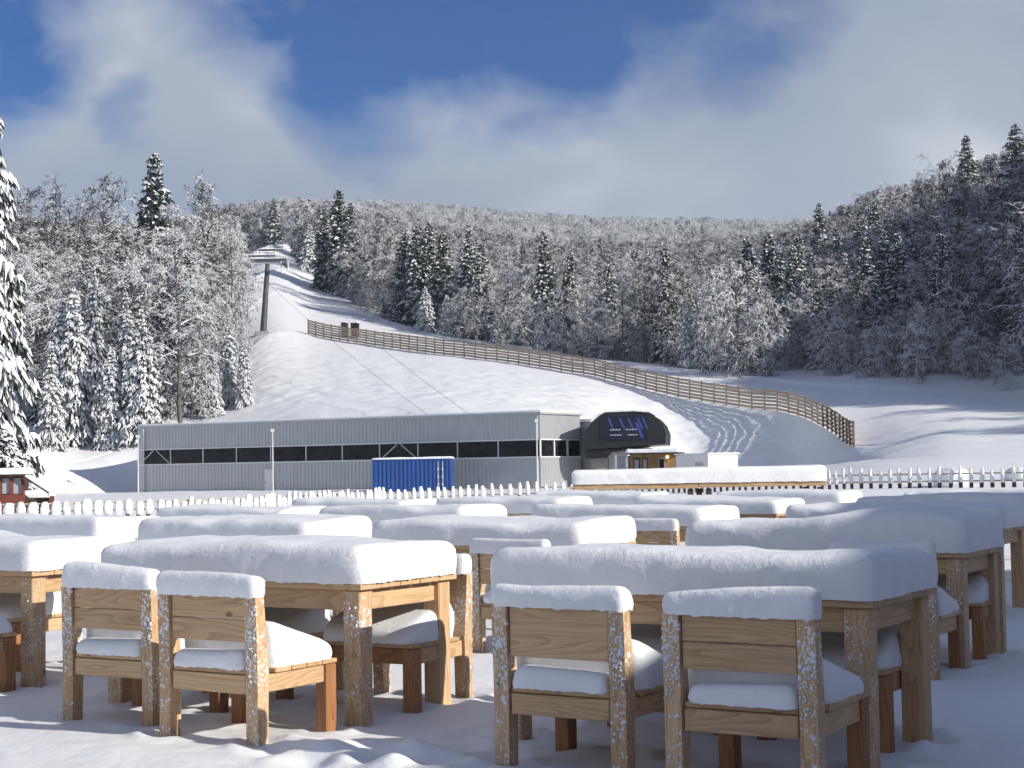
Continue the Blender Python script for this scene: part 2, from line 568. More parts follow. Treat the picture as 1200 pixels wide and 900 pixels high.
D1 = np.stack([np.interp(pxs, colpx, tabD[:, j]) for j in range(NFEAT)], 1)
E1 = np.stack([np.interp(pxs, colpx, tabE[:, j]) for j in range(NFEAT)], 1)
_ker = np.exp(-(np.arange(-12, 13) / 5.0) ** 2)
_ker /= _ker.sum()
for j in range(3, NFEAT):      # round off the joints between the columns
    for T_ in (D1, E1):
        c_ = np.pad(T_[8:-8, j], 12, mode='edge')
        sm_ = np.convolve(c_, _ker, 'valid')
        f_ = np.clip(np.minimum(np.arange(len(sm_)), np.arange(len(sm_))[::-1]) / 12.0, 0, 1)
        T_[8:-8, j] = T_[8:-8, j] * (1 - f_) + sm_ * f_
LD = np.stack([np.interp(srow, np.arange(NFEAT), D1[i]) for i in range(len(pxs))])
EE = np.stack([np.interp(srow, np.arange(NFEAT), E1[i]) for i in range(len(pxs))])
DD = np.exp(LD)
# keep height linear, not slope, between rows on the near flat part
ZF = np.stack([np.interp(srow, np.arange(NFEAT), HC + E1[i] * np.exp(D1[i])) for i in range(len(pxs))])
ZZ = np.where(srow[None, :] < 4, ZF, HC + EE * DD)
for it in range(10):
    Zs = ZZ.copy()
    Zs[1:-1] = 0.25 * ZZ[:-2] + 0.5 * ZZ[1:-1] + 0.25 * ZZ[2:]
    Zs[:, 1:-1] = 0.25 * Zs[:, :-2] + 0.5 * Zs[:, 1:-1] + 0.25 * Zs[:, 2:]
    wgt = sstep(1.6, 2.6, srow)[None, :] * (1 - 0.55 * np.exp(-((srow - 6) / 0.12) ** 2))[None, :]
    ZZ = ZZ * (1 - wgt) + Zs * wgt
SL = (pxs - 600) / FPX
XX = SL[:, None] * DD
YY = DD
# relief
near = 1 - sstep(28, 40, DD)
ZZ = ZZ + near * (0.035 * fbm(XX * .45, YY * .45, 3.1, 2) + 0.010 * fbm(XX * 2.2, YY * 2.2, 1.7, 3))
far = sstep(60, 110, DD) * (1 - sstep(300, 420, DD))
emb = np.exp(-((srow - 5.45) / 0.45) ** 2)[None, :] * sstep(280, 330, pxs)[:, None] * (1 - sstep(880, 960, pxs))[:, None]
ZZ = ZZ + far * 0.10 * fbm(XX * .10, YY * .10, .4, 3) + far * .07 * fbm(XX * .38, YY * .52, 7.4, 4)
ZZ = ZZ + emb * (0.22 * fbm(XX * .45, YY * .45, 9.2, 4) + 0.22 * np.abs(fbm(XX * .9, YY * .9, 2.2, 4)))
# churned snow and ruts below the lift tower
trk = np.exp(-((XX + 31 + .10 * (YY - 190)) / 4.0) ** 2) * sstep(150, 165, YY) * (1 - sstep(215, 235, YY))
ZZ = ZZ + trk * (0.16 * fbm(XX * 1.2, YY * .25, 5.0, 3))
for k in range(4):          # faint foot tracks down the bank
    cx = 13.0 + k * 3.1
    line = cx - (YY - 150) * (.16 + .03 * k) + 1.2 * perlin(YY * .12, k * 7.7)
    ZZ = ZZ - 0.15 * np.exp(-((XX - line) / .5) ** 2) * sstep(-.25, .15, perlin(YY * .35, k * 5.1 + .5)) * sstep(112, 122, YY) * (1 - sstep(150, 160, YY)) * (.6 + .8 * perlin(YY * .9, k * 3.3))

# table lattice (u along the table, v away from the camera)
TA = R(32)
U = Vector((math.cos(TA), -math.sin(TA), 0))
V = Vector((math.sin(TA), math.cos(TA), 0))


def uv(u, v, z=0.0):
    return U * u + V * v + Vector((0, 0, z))


# dimples in the snow: hollows and collars round the furniture legs, old footprints
DENTS = []


def legdent(u, v, r=.13, deep=.03, rim=.03):
    p = uv(u, v)
    DENTS.append((p.x, p.y, r, deep, rim))


# ---- furniture layout: (right end u, front v, length, seed, hump, label)
TABLES = [
    (-2.42, 6.84, 2.00, 11, 0.0, 'nearest snow-loaded larch table on the right with two chair backs drawn up before it'),
    (-5.29, 6.89, 1.98, 12, 0.0, 'front larch table with a sunlit snow end, two chairs before it left of centre'),
    (-8.08, 7.08, 2.00, 13, 0.0, 'front-row larch table with snow slab cut off by the left edge of the picture'),
    (-3.10, 10.60, 2.05, 14, 0.085, 'larch table with a snow hump at its shaded right end, behind the nearest right table'),
    (-6.07, 10.65, 1.98, 15, 0.0, 'second-row snow-covered table in the middle, between the two front tables and behind them'),
    (-8.75, 10.65, 1.98, 16, 0.0, 'second-row table whose rounded snow slab shows above the left front table'),
    (-11.25, 10.65, 1.98, 17, 0.0, 'second-row snow-covered table at the far left, behind the leftmost front table'),
    (-3.86, 14.35, 2.05, 18, 0.0, 'shaded third-row table at the right edge with its frosted legs in view'),
    (-6.84, 14.45, 1.98, 19, 0.0, 'third-row table right of centre with a small snow-capped chair before it'),
    (-9.71, 14.45, 1.98, 20, 0.0, 'third-row snow-covered table in line with the blue container'),
    (-12.26, 14.45, 1.98, 21, 0.0, 'third-row snow-covered table in front of the pale door of the long hall'),
    (-4.62, 18.2, 1.98, 22, 0.0, 'fourth-row shaded table at the right edge below the picket fence'),
    (-7.61, 18.2, 1.98, 23, 0.0, 'fourth-row snow-covered table just in front of the bar table, right part'),
    (-10.68, 18.2, 1.98, 24, 0.0, 'fourth-row snow-covered table left of the bar table legs'),
    (-13.23, 18.2, 1.98, 25, 0.0, 'fourth-row snow-covered table below the blue container'),
    (-8.20, 22.0, 1.98, 26, 0.0, 'fifth-row snow-covered table under the right end of the bar table'),
    (-11.40, 22.0, 1.98, 27, 0.0, 'fifth-row snow-covered table under the left end of the bar table'),
    (-5.3, 22.0, 1.98, 28, 0.0, 'fifth-row table with a thin sunlit snow edge near the right picket fence'),
]
TD = 0.93
# chairs: (centre u, rear v for near-side chairs / front v for far-side chairs, side, label)
CHAIRS = [
    (-3.64, 6.17, 'near', 'larch chair with one wide grained back board, nearest in the centre foreground'),
    (-2.74, 6.10, 'near', 'larch chair with two-tone back boards, nearest at the right foreground'),
    (-5.68, 6.12, 'near', 'larch chair with sunlit snow mound on its seat, right one of the left pair'),
    (-6.62, 6.32, 'near', 'larch chair with snow-capped back, left one of the left pair'),
    (-8.45, 6.36, 'near', 'chair cut by the left edge of the picture, only its snowy seat corner in view'),
    (-5.66, 7.40, 'far', 'chair pushed under the left front table from behind, snow on its sunlit seat'),
    (-6.60, 7.42, 'far', 'chair behind the left front table hidden by the pair of chair backs'),
    (-9.22, 7.62, 'far', 'chair pushed under the leftmost front table from behind'),
    (-2.90, 7.42, 'far', 'chair pushed under the nearest right table from behind, shaded snow on seat'),
    (-3.75, 7.42, 'far', 'chair behind the nearest right table, seen through the gap between two chairs'),
    (-6.25, 9.92, 'near', 'snow-capped chair standing between the two front tables in the second row'),
    (-3.46, 9.95, 'near', 'frosted chair just behind the right corner of the nearest right table'),
    (-3.50, 11.15, 'far', 'chair with snow on its seat behind the humped table at the right'),
    (-7.12, 13.75, 'near', 'small distant chair with snow-capped back between third-row tables'),
    (-4.20, 13.70, 'near', 'shaded chair before the third-row table at the right edge'),
]
for (ur, vf, L, *_r) in TABLES[:8]:
    for du in (-.06, -L + .06):
        for dv in (.06, TD - .06):
            legdent(ur + du, vf + dv, .11, .025, .035)
for (uc, vv, side, _l) in CHAIRS:
    for du in (-.31, .31):
        for dv in (.05, .57):
            legdent(uc + du, vv + dv, .09, .02, .03)
rr = random.Random(4)
foot = []
for k in range(9):           # a trail of old prints in the open strip before the left table
    foot.append((-5.2 + k * .16, 6.05 + .12 * math.sin(k * 2.1) + (k % 2) * .18, .12, .035, .02))
for k in range(8):
    foot.append((-4.55 + (k % 2) * .2 + rr.uniform(-.05, .05), 5.2 + k * .42, .11, .035, .018))
for k in range(7):
    foot.append((-1.7 + (k % 2) * .22, 6.3 + k * .5, .09, .02, .02))
for (fu, fv, r, dp, rim) in foot:
    legdent(fu, fv, r, dp, rim)
jmax = int(np.searchsorted(srow, 1.0))
xs_, ys_ = XX[:, :jmax], YY[:, :jmax]
zs_ = ZZ[:, :jmax]
for (x, y, r, dp, rim) in DENTS:
    if abs(x) > 0.42 * y + 1:
        continue
    j0, j1 = np.searchsorted(YY[0, :jmax], [y - .6, y + .6])
    a = xs_[:, j0:j1] - x
    b = ys_[:, j0:j1] - y
    q = np.sqrt(a * a + b * b) / r * (1 + .35 * perlin(xs_[:, j0:j1] * 6, ys_[:, j0:j1] * 6, x))
    zs_[:, j0:j1] += -dp * np.exp(-(q / .9) ** 2) + rim * np.exp(-((q - 1.7) / .55) ** 2) * (.4 + .9 * np.clip(perlin(xs_[:, j0:j1] * 5, ys_[:, j0:j1] * 5, y), -.4, 1))
ZZ[:, :jmax] = zs_
# drifted ridge and a scooped hollow in the foreground
for (u0, v0, su, sv, h) in [(-4.9, 6.25, .55, .20, .05), (-4.35, 6.0, .2, .18, .04), (-5.6, 5.65, .6, .16, .03), (-4.75, 5.75, .4, .18, -.03), (-6.9, 5.6, .9, .25, .03), (-3.95, 5.75, .3, .18, .03)]:
    p = uv(u0, v0)
    du = (XX - p.x) * U.x + (YY - p.y) * U.y
    dv = (XX - p.x) * V.x + (YY - p.y) * V.y
    ZZ = ZZ + h * np.exp(-(du / su) ** 2 - (dv / sv) ** 2)
nC, nR = XX.shape
gv = np.stack([XX, YY, ZZ], -1).reshape(-1, 3)
ii, jj = np.meshgrid(np.arange(nC - 1), np.arange(nR - 1), indexing='ij')
q0 = ii * nR + jj
quads = np.stack([q0, q0 + nR, q0 + nR + 1, q0 + 1], -1).reshape(-1, 4)
ground_me = big_mesh('snow_ground', gv, quads=quads, mats=['snow_ground'], smooth=True)
ground = link('snow_ground', ground_me)
tag(ground, kind='structure')
BVH = BVHTree.FromPolygons([tuple(p) for p in gv], quads.tolist())


def gz(x, y):
    h = BVH.ray_cast(Vector((x, y, 900)), Vector((0, 0, -1)))
    return h[0].z if h[0] is not None else 0.0


b = MB()
b.add([(-300, -90, -.02), (300, -90, -.02), (300, 3.7, -.02), (-300, 3.7, -.02)], [(0, 1, 2, 3)])
tag(b.build('terrace_ground', 'snow_ground'), kind='structure')

#PART2
# ------------------------------------------------------------------ snow cushions
def slab(L, Wd, H, seed, r=.06, rc=.06, res=.04, bulge=.004, rag=.016, low=.022, ns=8, hf=None):
    """rounded slab of settled snow: base on z = 0, centred; returns vertices and quads"""
    def ax(n):
        side = np.linspace(1, .7, ns)
        return np.concatenate([-side, np.linspace(-.7, .7, n + 2)[1:-1], side[::-1]])
    a, bb = ax(max(4, int(L / res))), ax(max(4, int(Wd / res)))
    A, B = np.meshgrid(a, bb, indexing='ij')
    rho = np.maximum(np.abs(A), np.abs(B))
    rs = np.maximum(rho, 1e-6)
    dx, dy = A / rs, B / rs
    t = np.clip((rho - .7) / .3, 0, 1)
    ang = np.clip(t / .5, 0, 1) * math.pi / 2
    s = np.clip((t - .5) / .5, 0, 1)
    inset = r * (1 - np.sin(ang)) - bulge * np.sin(s * math.pi) + .004
    z = np.where(t < .5, H - r + r * np.cos(ang), (H - r) * (1 - s))
    hx, hy = L / 2 - inset, Wd / 2 - inset
    px, py = dx * hx, dy * hy
    rcc = np.clip(rc - np.maximum(inset, 0) * .3, .01, .45 * min(L, Wd))
    qx, qy = np.abs(px) - (hx - rcc), np.abs(py) - (hy - rcc)
    cm = (qx > 0) & (qy > 0)
    ql = np.sqrt(np.maximum(qx, 1e-9) ** 2 + np.maximum(qy, 1e-9) ** 2)
    px = np.where(cm, np.sign(px) * (hx - rcc + qx / ql * rcc), px)
    py = np.where(cm, np.sign(py) * (hy - rcc + qy / ql * rcc), py)
    k = np.where(rho < .7, rho / .7, 1.0)
    X, Y = px * k, py * k
    o = seed * 3.17
    frac = np.clip(z / H, 0, 1)
    lo = fbm(X * 1.9 + o, Y * 1.9, o, 2) * low + low * .5 * np.sin(X * 2.1 + o)
    r_ = random.Random(seed * 7 + 1)
    lo = lo + r_.uniform(-.018, .018) * X * 2 / max(L, .8) + r_.uniform(-.012, .012) * Y * 2 / Wd
    for _k in range(2 if L > 1.5 else 0):      # slumped stretches along the rim
        cx, sy = r_.uniform(-.45, .45) * L, r_.choice((-1, 1))
        lo = lo - r_.uniform(.015, .05) * np.exp(-((X - cx) / r_.uniform(.12, .35)) ** 2) * np.exp(-((Y - sy * Wd * .5) / .16) ** 2)
    if hf is not None:
        lo = lo + hf(X, Y)
    z = z + frac * lo
    sd = fbm(X * 11 + o, Y * 11, z * 11, 3) * (.0025 + .009 * s) + fbm(X * 3 + o, Y * 3, z * 5 + o, 2) * .018
    on_side = sstep(.1, .5, t)
    nrm = np.sqrt(px ** 2 + py ** 2) + 1e-6
    X = X + on_side * sd * dx * 1.0
    Y = Y + on_side * sd * dy * 1.0
    z = z + (1 - s) * fbm(X * 6, Y * 6, o, 2) * .004
    z = np.where(s > .97, z - rag * np.abs(fbm(X * 16 + o, Y * 16, 0, 2)) * 1.2, z)
    n0, n1 = A.shape
    v = np.stack([X, Y, z], -1).reshape(-1, 3)
    i, j = np.meshgrid(np.arange(n0 - 1), np.arange(n1 - 1), indexing='ij')
    q = i * n1 + j
    return v, np.stack([q, q + n1, q + n1 + 1, q + 1], -1).reshape(-1, 4)


def join(parts):
    vs, qs, o = [], [], 0
    for v, q in parts:
        vs.append(v)
        qs.append(q + o)
        o += len(v)
    return np.concatenate(vs), np.concatenate(qs)


def moved(vq, x, y, z):
    return vq[0] + np.array([x, y, z]), vq[1]


def clumps(rng, n, x0, x1, y, z0, z1, dense_top=True, rmin=.006, rmax=.017, ny=-1):
    """bits of blown snow stuck to a vertical face at y: irregular little octahedra"""
    b = MB()
    for k in range(n):
        t = rng.random()
        t = t ** .6 if dense_top else t
        cz, cx = z0 + (z1 - z0) * t, rng.uniform(x0, x1)
        r = rng.uniform(rmin, rmax) * (.7 + .6 * t)
        pts = []
        for d in ((1, 0, 0), (-1, 0, 0), (0, 1, 0), (0, -1, 0), (0, 0, 1), (0, 0, -1)):
            q = r * rng.uniform(.6, 1.3)
            pts.append((cx + d[0] * q, y + d[1] * q * .7, cz + d[2] * q * 1.3))
        b.add(pts, [(0, 2, 4), (2, 1, 4), (1, 3, 4), (3, 0, 4), (2, 0, 5), (1, 2, 5), (3, 1, 5), (0, 3, 5)])
    return b


# ------------------------------------------------------------------ tables
def make_table(ur, vf, L, seed, hump, label, detailed):
    root = empty('dining_table', uv(ur - L / 2, vf + TD / 2), -TA)
    rng = random.Random(seed)
    hl, hd = L / 2, TD / 2
    lw = .115
    for sx in (-1, 1):
        for sy in (-1, 1):
            b = MB()
            x, y = sx * (hl - .03 - lw / 2), sy * (hd - .03 - lw / 2)
            b.bbox(x - lw / 2, x + lw / 2, y - lw / 2, y + lw / 2, -.12, .713, .006)
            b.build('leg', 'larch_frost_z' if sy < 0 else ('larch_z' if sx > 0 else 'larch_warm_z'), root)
    for sy in (-1, 1):
        b = MB()
        y = sy * (hd - .03 - .05)
        b.bbox(-hl + .146, hl - .146, y - .018, y + .018, .60, .712, .004)
        b.build('apron', 'larch_x', root)
    for sx in (-1, 1):
        b = MB()
        x = sx * (hl - .03 - .05)
        b.bbox(x - .018, x + .018, -hd + .146, hd - .146, .60, .712, .004)
        b.build('apron', 'larch_y', root)
    nb = 5
    wb = TD / nb
    for k in range(nb):
        b = MB()
        y0 = -hd + k * wb
        b.bbox(-hl + rng.uniform(-.004, .004), hl + rng.uniform(-.004, .004), y0 + .002, y0 + wb - .002, .716, .752, .004)
        b.build('top_board', 'larch_x', root)
    H = .205 + rng.uniform(-.012, .012)
    hf = None
    if hump:
        hf = lambda X, Y: hump * np.exp(-((X - .55) / .38) ** 2) + .02 * np.exp(-((X - .1) / .3) ** 2)
    v, q = slab(L + .035, TD + .035, H, seed, r=.058 + .02 * rng.random(), rc=.065, res=.03 if detailed else .06, hf=hf)
    if seed == 11:          # bird scratches and a cone scale on the slab
        for (cx, cy) in ((.55, .14), (.62, .16), (.71, .15), (.78, .17)):
            dd = np.exp(-((v[:, 0] - cx) / .03) ** 2 - ((v[:, 1] - cy) / .05) ** 2)
            v[:, 2] -= .022 * dd * (v[:, 2] > .12)
    v = v + np.array([0, 0, .7525])
    me = big_mesh('snow_slab', v, quads=q, mats=['snow_slab'], smooth=True)
    link('snow_slab', me, root)
    if detailed:
        for sx in (-1, 1):
            x = sx * (hl - .03 - lw / 2)
            clumps(rng, 40, x - .05, x + .05, -hd + .028, .05, .62, False, .003, .009).build('snow_crust', 'snow_slab', root, True)['kind'] = 'stuff'
    tag(root, label, 'table', 'larch tables set out in rows on the terrace')
    return root


for k, (ur, vf, L, seed, hump, label) in enumerate(TABLES):
    make_table(ur, vf, L, seed, hump, label, k in (0, 1, 2, 3, 7))

# ------------------------------------------------------------------ chairs
CW, CD = .68, .62


def make_chair(seed, boards):
    rng = random.Random(seed)
    root = empty('chair')
    hw, hd = CW / 2, CD / 2
    pw, pd = .078, .072
    for sx in (-1, 1):
        b = MB()
        x = sx * (hw - pw / 2)
        # rear post: a board that leans slightly and narrows at the top
        vs = []
        for (z, y0, y1) in ((-.14, -hd, -hd + pd), (.36, -hd, -hd + pd + .012), (.74, -hd - .012, -hd + pd - .022)):
            vs += [(x - pw / 2, y0, z), (x + pw / 2, y0, z), (x + pw / 2, y1, z), (x - pw / 2, y1, z)]
        fs = [(3, 2, 1, 0), (8, 9, 10, 11)]
        for l in (0, 4):
            fs += [(l + i, l + (i + 1) % 4, l + 4 + (i + 1) % 4, l + 4 + i) for i in range(4)]
        b.add(vs, fs)
        b.build('back_post', 'larch_frost_z', root)
        b = MB()
        b.bbox(x - pw / 2, x + pw / 2, hd - .085, hd, -.14, .345, .005)
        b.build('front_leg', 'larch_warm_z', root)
        b = MB()
        xs = sx * (hw - .030)
        b.bbox(xs - .016, xs + .016, -hd + .09, hd - .087, .255, .345, .004)
        b.build('side_rail', 'larch_y', root)
    b = MB()
    b.bbox(-hw + .087, hw - .087, -hd + .008, -hd + .044, .25, .345, .004)
    b.build('rear_rail', 'larch_x', root)
    b = MB()
    b.bbox(-hw + .087, hw - .087, hd - .06, hd - .024, .255, .345, .004)
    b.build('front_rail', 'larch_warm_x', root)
    ys = np.linspace(-hd + .012, hd + .01, 6)
    for k in range(5):
        b = MB()
        inx = .088 if k == 0 else 0.0
        b.bbox(-hw + inx, hw - inx, ys[k] + .002, ys[k + 1] - .002, .348, .372, .004)
        b.build('seat_board', 'larch_x', root)
    zs = [(.51, .737)] if boards == 1 else [(.51, .622), (.626, .737)]
    for (z0, z1) in zs:
        b = MB()
        b.bbox(-hw + .086, hw - .086, -hd + .006, -hd + .034, z0, z1, .003)
        b.build('back_board', 'larch_x', root)
    # snow: cap on the back, mound on the seat, roll along the rear edge of the seat
    v, q = slab(CW + .01, .112, .10 + .03 * rng.random(), seed, r=.036, rc=.03, res=.03, low=.012, rag=.018,
                hf=lambda X, Y: .012 * np.sin(X * 5 + seed))
    v = v + np.array([0, -hd + .030, .738])
    link('back_snow', big_mesh('back_snow', v, quads=q, mats=['snow_slab'], smooth=True), root)
    v1, q1 = slab(CW - .01, .50, .13 + .03 * rng.random(), seed + 5, r=.065, rc=.08, res=.03, low=.015, rag=.012,
                  hf=lambda X, Y: .085 * np.clip(-(Y - .05) / .25, -.9, 1))
    v1 = v1 + np.array([0, .072, .3725])
    v2, q2 = slab(CW - .19, .145, .085, seed + 9, r=.045, rc=.04, res=.03, low=.01, rag=.016)
    v2 = v2 + np.array([0, -hd + .062, .3725])
    v, q = join([(v1, q1), (v2, q2)])
    link('seat_snow', big_mesh('seat_snow', v, quads=q, mats=['snow_slab'], smooth=True), root)
    for sx in (-1, 1):
        x = sx * (hw - pw / 2)
        b = clumps(rng, 130, x - .036, x + .036, -hd - .006, .34, .735, True, .004, .0115)
        b2 = clumps(rng, 20, x - .034, x + .038, -hd, .0, .34, False, .004, .012)
        b.add(b2.v, b2.f)
        b.build('snow_crust', 'snow_slab', root, True)['kind'] = 'stuff'
    return root


for k, (uc, vv, side, label) in enumerate(CHAIRS):
    o = make_chair(31 + k, 1 if k == 0 else 2)
    o.location = uv(uc, vv + CD / 2)
    jit = [0, .01, -.015, .02, 0, .015, -.02, .03, 0, .02, -.04, .02, .01, .03, -.02][k]
    o.rotation_euler = (0, 0, -TA + jit + (math.pi if side == 'far' else 0))
    tag(o, label, 'chair', 'larch chairs at the snow-covered tables')

# ------------------------------------------------------------------ standing bar tables before the fence
pL, pR = at(671, 570, 28.4), at(968, 568, 28.0)
bdir = (pR - pL)
blen = bdir.length
brz = math.atan2(bdir.y, bdir.x)
ztop = 0.985
ztop = 1.04
c = pL + bdir * .5
bar = empty('bar_table', (c.x, c.y, 0), brz)
for x, back in ((-blen / 2 + .08, 0), (-blen / 2 + .30, 1), (-.14, 0), (.02, 1), (.18, 0), (blen / 2 - .32, 1), (blen / 2 - .1, 0)):
    b = MB()
    y = .36 * back
    b.bbox(x - .05, x + .05, y - .05, y + .05, -.1, ztop - .10, .006)
    b.build('leg', 'dark_boards', bar)
for k in range(2):
    b = MB()
    b.bbox(-blen / 2 if k == 0 else .006, -.006 if k == 0 else blen / 2, -.10, .50, ztop - .09 + k * .015, ztop + k * .004, .006)
    b.build('top_board', 'larch_x', bar)
v, q = slab(blen + .03, .66, .27, 50, r=.075, rc=.07, res=.07, low=.012)
v = v + np.array([0, .20, ztop + .006])
link('snow_slab', big_mesh('snow_slab', v, quads=q, mats=['snow_slab'], smooth=True), bar)
tag(bar, 'long standing bar table under an even snow slab before the picket fence', 'table')

# ------------------------------------------------------------------ picket fence round the terrace
fpts = [(-20, 45), (30, 45.2), (190, 48), (320, 53), (450, 60), (560, 62), (670, 62), (780, 58), (880, 54), (1000, 50), (1100, 48), (1215, 46)]
fxy = [at(px, 580, d) for px, d in fpts]
fxy = [Vector((p.x, p.y, 0)) for p in fxy]
froot = empty('picket_fence', (fxy[5].x, fxy[5].y, gz(fxy[5].x, fxy[5].y)))
tag(froot, 'low wooden picket fence plastered with snow along the far edge of the terrace', 'fence')
FO = froot.location.copy()


def picket_mesh(w, h):
    b = MB()
    t = .022
    pts = [(-w / 2, -.15), (w / 2, -.15), (w / 2, h - .06), (0, h), (-w / 2, h - .06)]
    b.prism(pts, -t / 2, t / 2)
    return b.mesh('picket', 'picket_wood')


def blob(seed, rx, ry, z0, z1, topr=.7):
    """snow plastered on one picket: lumpy upright lozenge"""
    nz, na = 7, 8
    vs, fs = [], []
    rng = random.Random(seed)
    for i in range(nz + 1):
        t = i / nz
        k = math.sin(math.pi * (.06 + .90 * t)) ** .30 * (1 - (1 - topr) * t)
        for j in range(na):
            a = 2 * math.pi * j / na
            w = rng.uniform(.85, 1.15)
            vs.append((rx * k * w * math.cos(a), ry * k * w * math.sin(a), z0 + (z1 - z0) * t))
    for i in range(nz):
        for j in range(na):
            fs.append((i * na + j, i * na + (j + 1) % na, (i + 1) * na + (j + 1) % na, (i + 1) * na + j))
    fs.append(tuple(range(na))[::-1])
    fs.append(tuple(nz * na + j for j in range(na)))
    b = MB()
    b.add(vs, fs)
    return b.mesh('picket_snow', 'snow_tree', True)


pk = [picket_mesh(.12, .52), picket_mesh(.12, .55)]
heavy = [blob(s, .150, .10, .08, .62, .9) for s in (1, 2, 3, 4)]
mid = [blob(s, .105, .09, .12, .62, .8) for s in (5, 6, 7, 8)]
light = [blob(s, .085, .065, .18, .66, .65) for s in (9, 10, 11, 12)]
rails = [MB(), MB()]
acc, rng = 0.0, random.Random(3)
SP = .335
for i in range(len(fxy) - 1):
    a, bq = fxy[i], fxy[i + 1]
    d = bq - a
    ln = d.length
    rz = math.atan2(d.y, d.x)
    for r_i, zz in ((0, .18), (1, .40)):
        za, zb = gz(a.x, a.y), gz(bq.x, bq.y)
        pa, pb = a - Vector((FO.x, FO.y, 0)), bq - Vector((FO.x, FO.y, 0))
        n = Vector((-d.y, d.x, 0)).normalized() * .03
        vs = []
        for p, z in ((pa, za), (pb, zb)):
            for s_, hz in ((0, 0), (1, 0), (1, .07), (0, .07)):
                vs.append((p.x + n.x * (1 + s_), p.y + n.y * (1 + s_), z - FO.z + zz + hz * .6))
        rails[r_i].add(vs, [(0, 1, 5, 4), (1, 2, 6, 5), (2, 3, 7, 6), (3, 0, 4, 7), (3, 2, 1, 0), (4, 5, 6, 7)])
    while acc < ln:
        p = a + d * (acc / ln)
        pxp = 600 + FPX * p.x / p.y
        o = link('picket', pk[rng.randrange(2)], froot)
        o.location = (p.x - FO.x, p.y - FO.y, gz(p.x, p.y) - FO.z + rng.uniform(-.02, .02))
        o.rotation_euler = (rng.uniform(-.10, .10), rng.uniform(-.07, .07), rz)
        o.scale = (1, 1, rng.uniform(.88, 1.08) * (.80 if pxp < 330 else 1.0))
        kind = heavy if pxp < 330 else (mid if pxp < 700 else light)
        s_ = link('picket_snow', kind[rng.randrange(4)], o)
        s_.location = (.035 if kind is heavy else .01, -.03, -.02)
        s_.rotation_euler = (0, 0, rng.uniform(-.3, .3))
        s_.scale = (rng.uniform(.8, 1.15), 1, rng.uniform(.9, 1.08))
        acc += SP * rng.uniform(.95, 1.05)
    acc -= ln
for r_ in rails:
    r_.build('rail', 'weathered_x', froot)

# ------------------------------------------------------------------ slatted snow fence along the piste
sp_ = [(362, 222), (405, 215), (450, 209), (520, 198), (600, 189), (700, 177), (800, 163), (860, 156), (900, 151.5), (925, 148.5), (945, 144.5), (962, 139.5), (976, 134), (989, 128), (1001, 122)]
sxy = []
for px, d in sp_:
    p = at(px, 450, d)
    sxy.append(Vector((p.x, p.y, 0)))
path = [sxy[0]]
for i in range(len(sxy) - 1):
    n = max(1, round((sxy[i + 1] - sxy[i]).length / .5))
    for k in range(1, n + 1):
        path.append(sxy[i].lerp(sxy[i + 1], k / n))
for it in range(14):
    path = [path[0]] + [(path[i - 1] + path[i] * 2 + path[i + 1]) * .25 for i in range(1, len(path) - 1)] + [path[-1]]
cum = [0]
for i in range(1, len(path)):
    cum.append(cum[-1] + (path[i] - path[i - 1]).length)
BAY = 1.95
nb = int(cum[-1] // BAY)
posts = []
for k in range(nb + 1):
    s_ = k * BAY
    i = min(len(cum) - 2, max(0, np.searchsorted(cum, s_) - 1))
    t = (s_ - cum[i]) / max(1e-6, cum[i + 1] - cum[i])
    p = path[i].lerp(path[i + 1], t)
    posts.append(Vector((p.x, p.y, gz(p.x, p.y))))
sroot = empty('snow_fence', posts[len(posts) // 2])
tag(sroot, 'long slatted timber snow fence curving down the piste edge to the right', 'fence')
SO = sroot.location.copy()
FH = 1.98
pm = MB()
pm.box(-.07, .07, -.07, .07, -.5, FH + .06)
pme = pm.mesh('post', 'post_dark')
restslats = MB()
rng = random.Random(9)
slat_me = []
for k in range(5):
    bm_ = MB()
    bm_.bbox(-.5, .5, -.018, .018, -.115, .115, .004)
    slat_me.append(bm_.mesh('slat', 'weathered_x'))
for k, p in enumerate(posts):
    o = link('post', pme, sroot)
    o.location = p - SO
    o.rotation_euler = (rng.uniform(-.03, .03), rng.uniform(-.03, .03), 0)
    if k == len(posts) - 1:
        break
    q = posts[k + 1]
    d = q - p
    L_ = Vector((d.x, d.y, 0)).length
    rz = math.atan2(d.y, d.x)
    pitch = -math.atan2(d.z, L_)
    side = Vector((d.y, -d.x, 0)).normalized() * .09
    if side.y > 0:
        side = -side
    for j in range(6):
        z = .22 + j * .325
        c = (p + q) * .5 + side + Vector((0, 0, z + rng.uniform(-.02, .02)))
        M = Matrix.Translation(c - SO) @ Matrix.Rotation(rz, 4, 'Z') @ Matrix.Rotation(pitch + rng.uniform(-.008, .008), 4, 'Y') @ Matrix.Diagonal((d.length + .10, 1, 1, 1))
        if k >= len(posts) - 1 - 49:
            o = link('slat', slat_me[rng.randrange(5)], sroot)
            o.matrix_basis = M
        else:
            restslats.box(-.5, .5, -.018, .018, -.115, .115, M=M)
if restslats.v:
    tag(restslats.build('far_slats', 'weathered_x', sroot), kind='stuff')
rng = random.Random(19)

# ------------------------------------------------------------------ long hall
BA = R(30.0)
bc = at(634, 577, 118)
HL = 39.6
HD = 6.4
HH = 5.8
hall = empty('storage_hall', (bc.x, bc.y, -.5), math.pi - BA)     # local +x runs left along the front, local +y faces the viewer
tag(hall, 'long low hall clad in grey ribbed metal with a dark ribbon window', 'building')
# local frame: x 0..HL along the front (to the left in view), y 0 front, -HD back
Z0, Z1, Z2, Z3 = -.6, 2.62, 3.92, HH


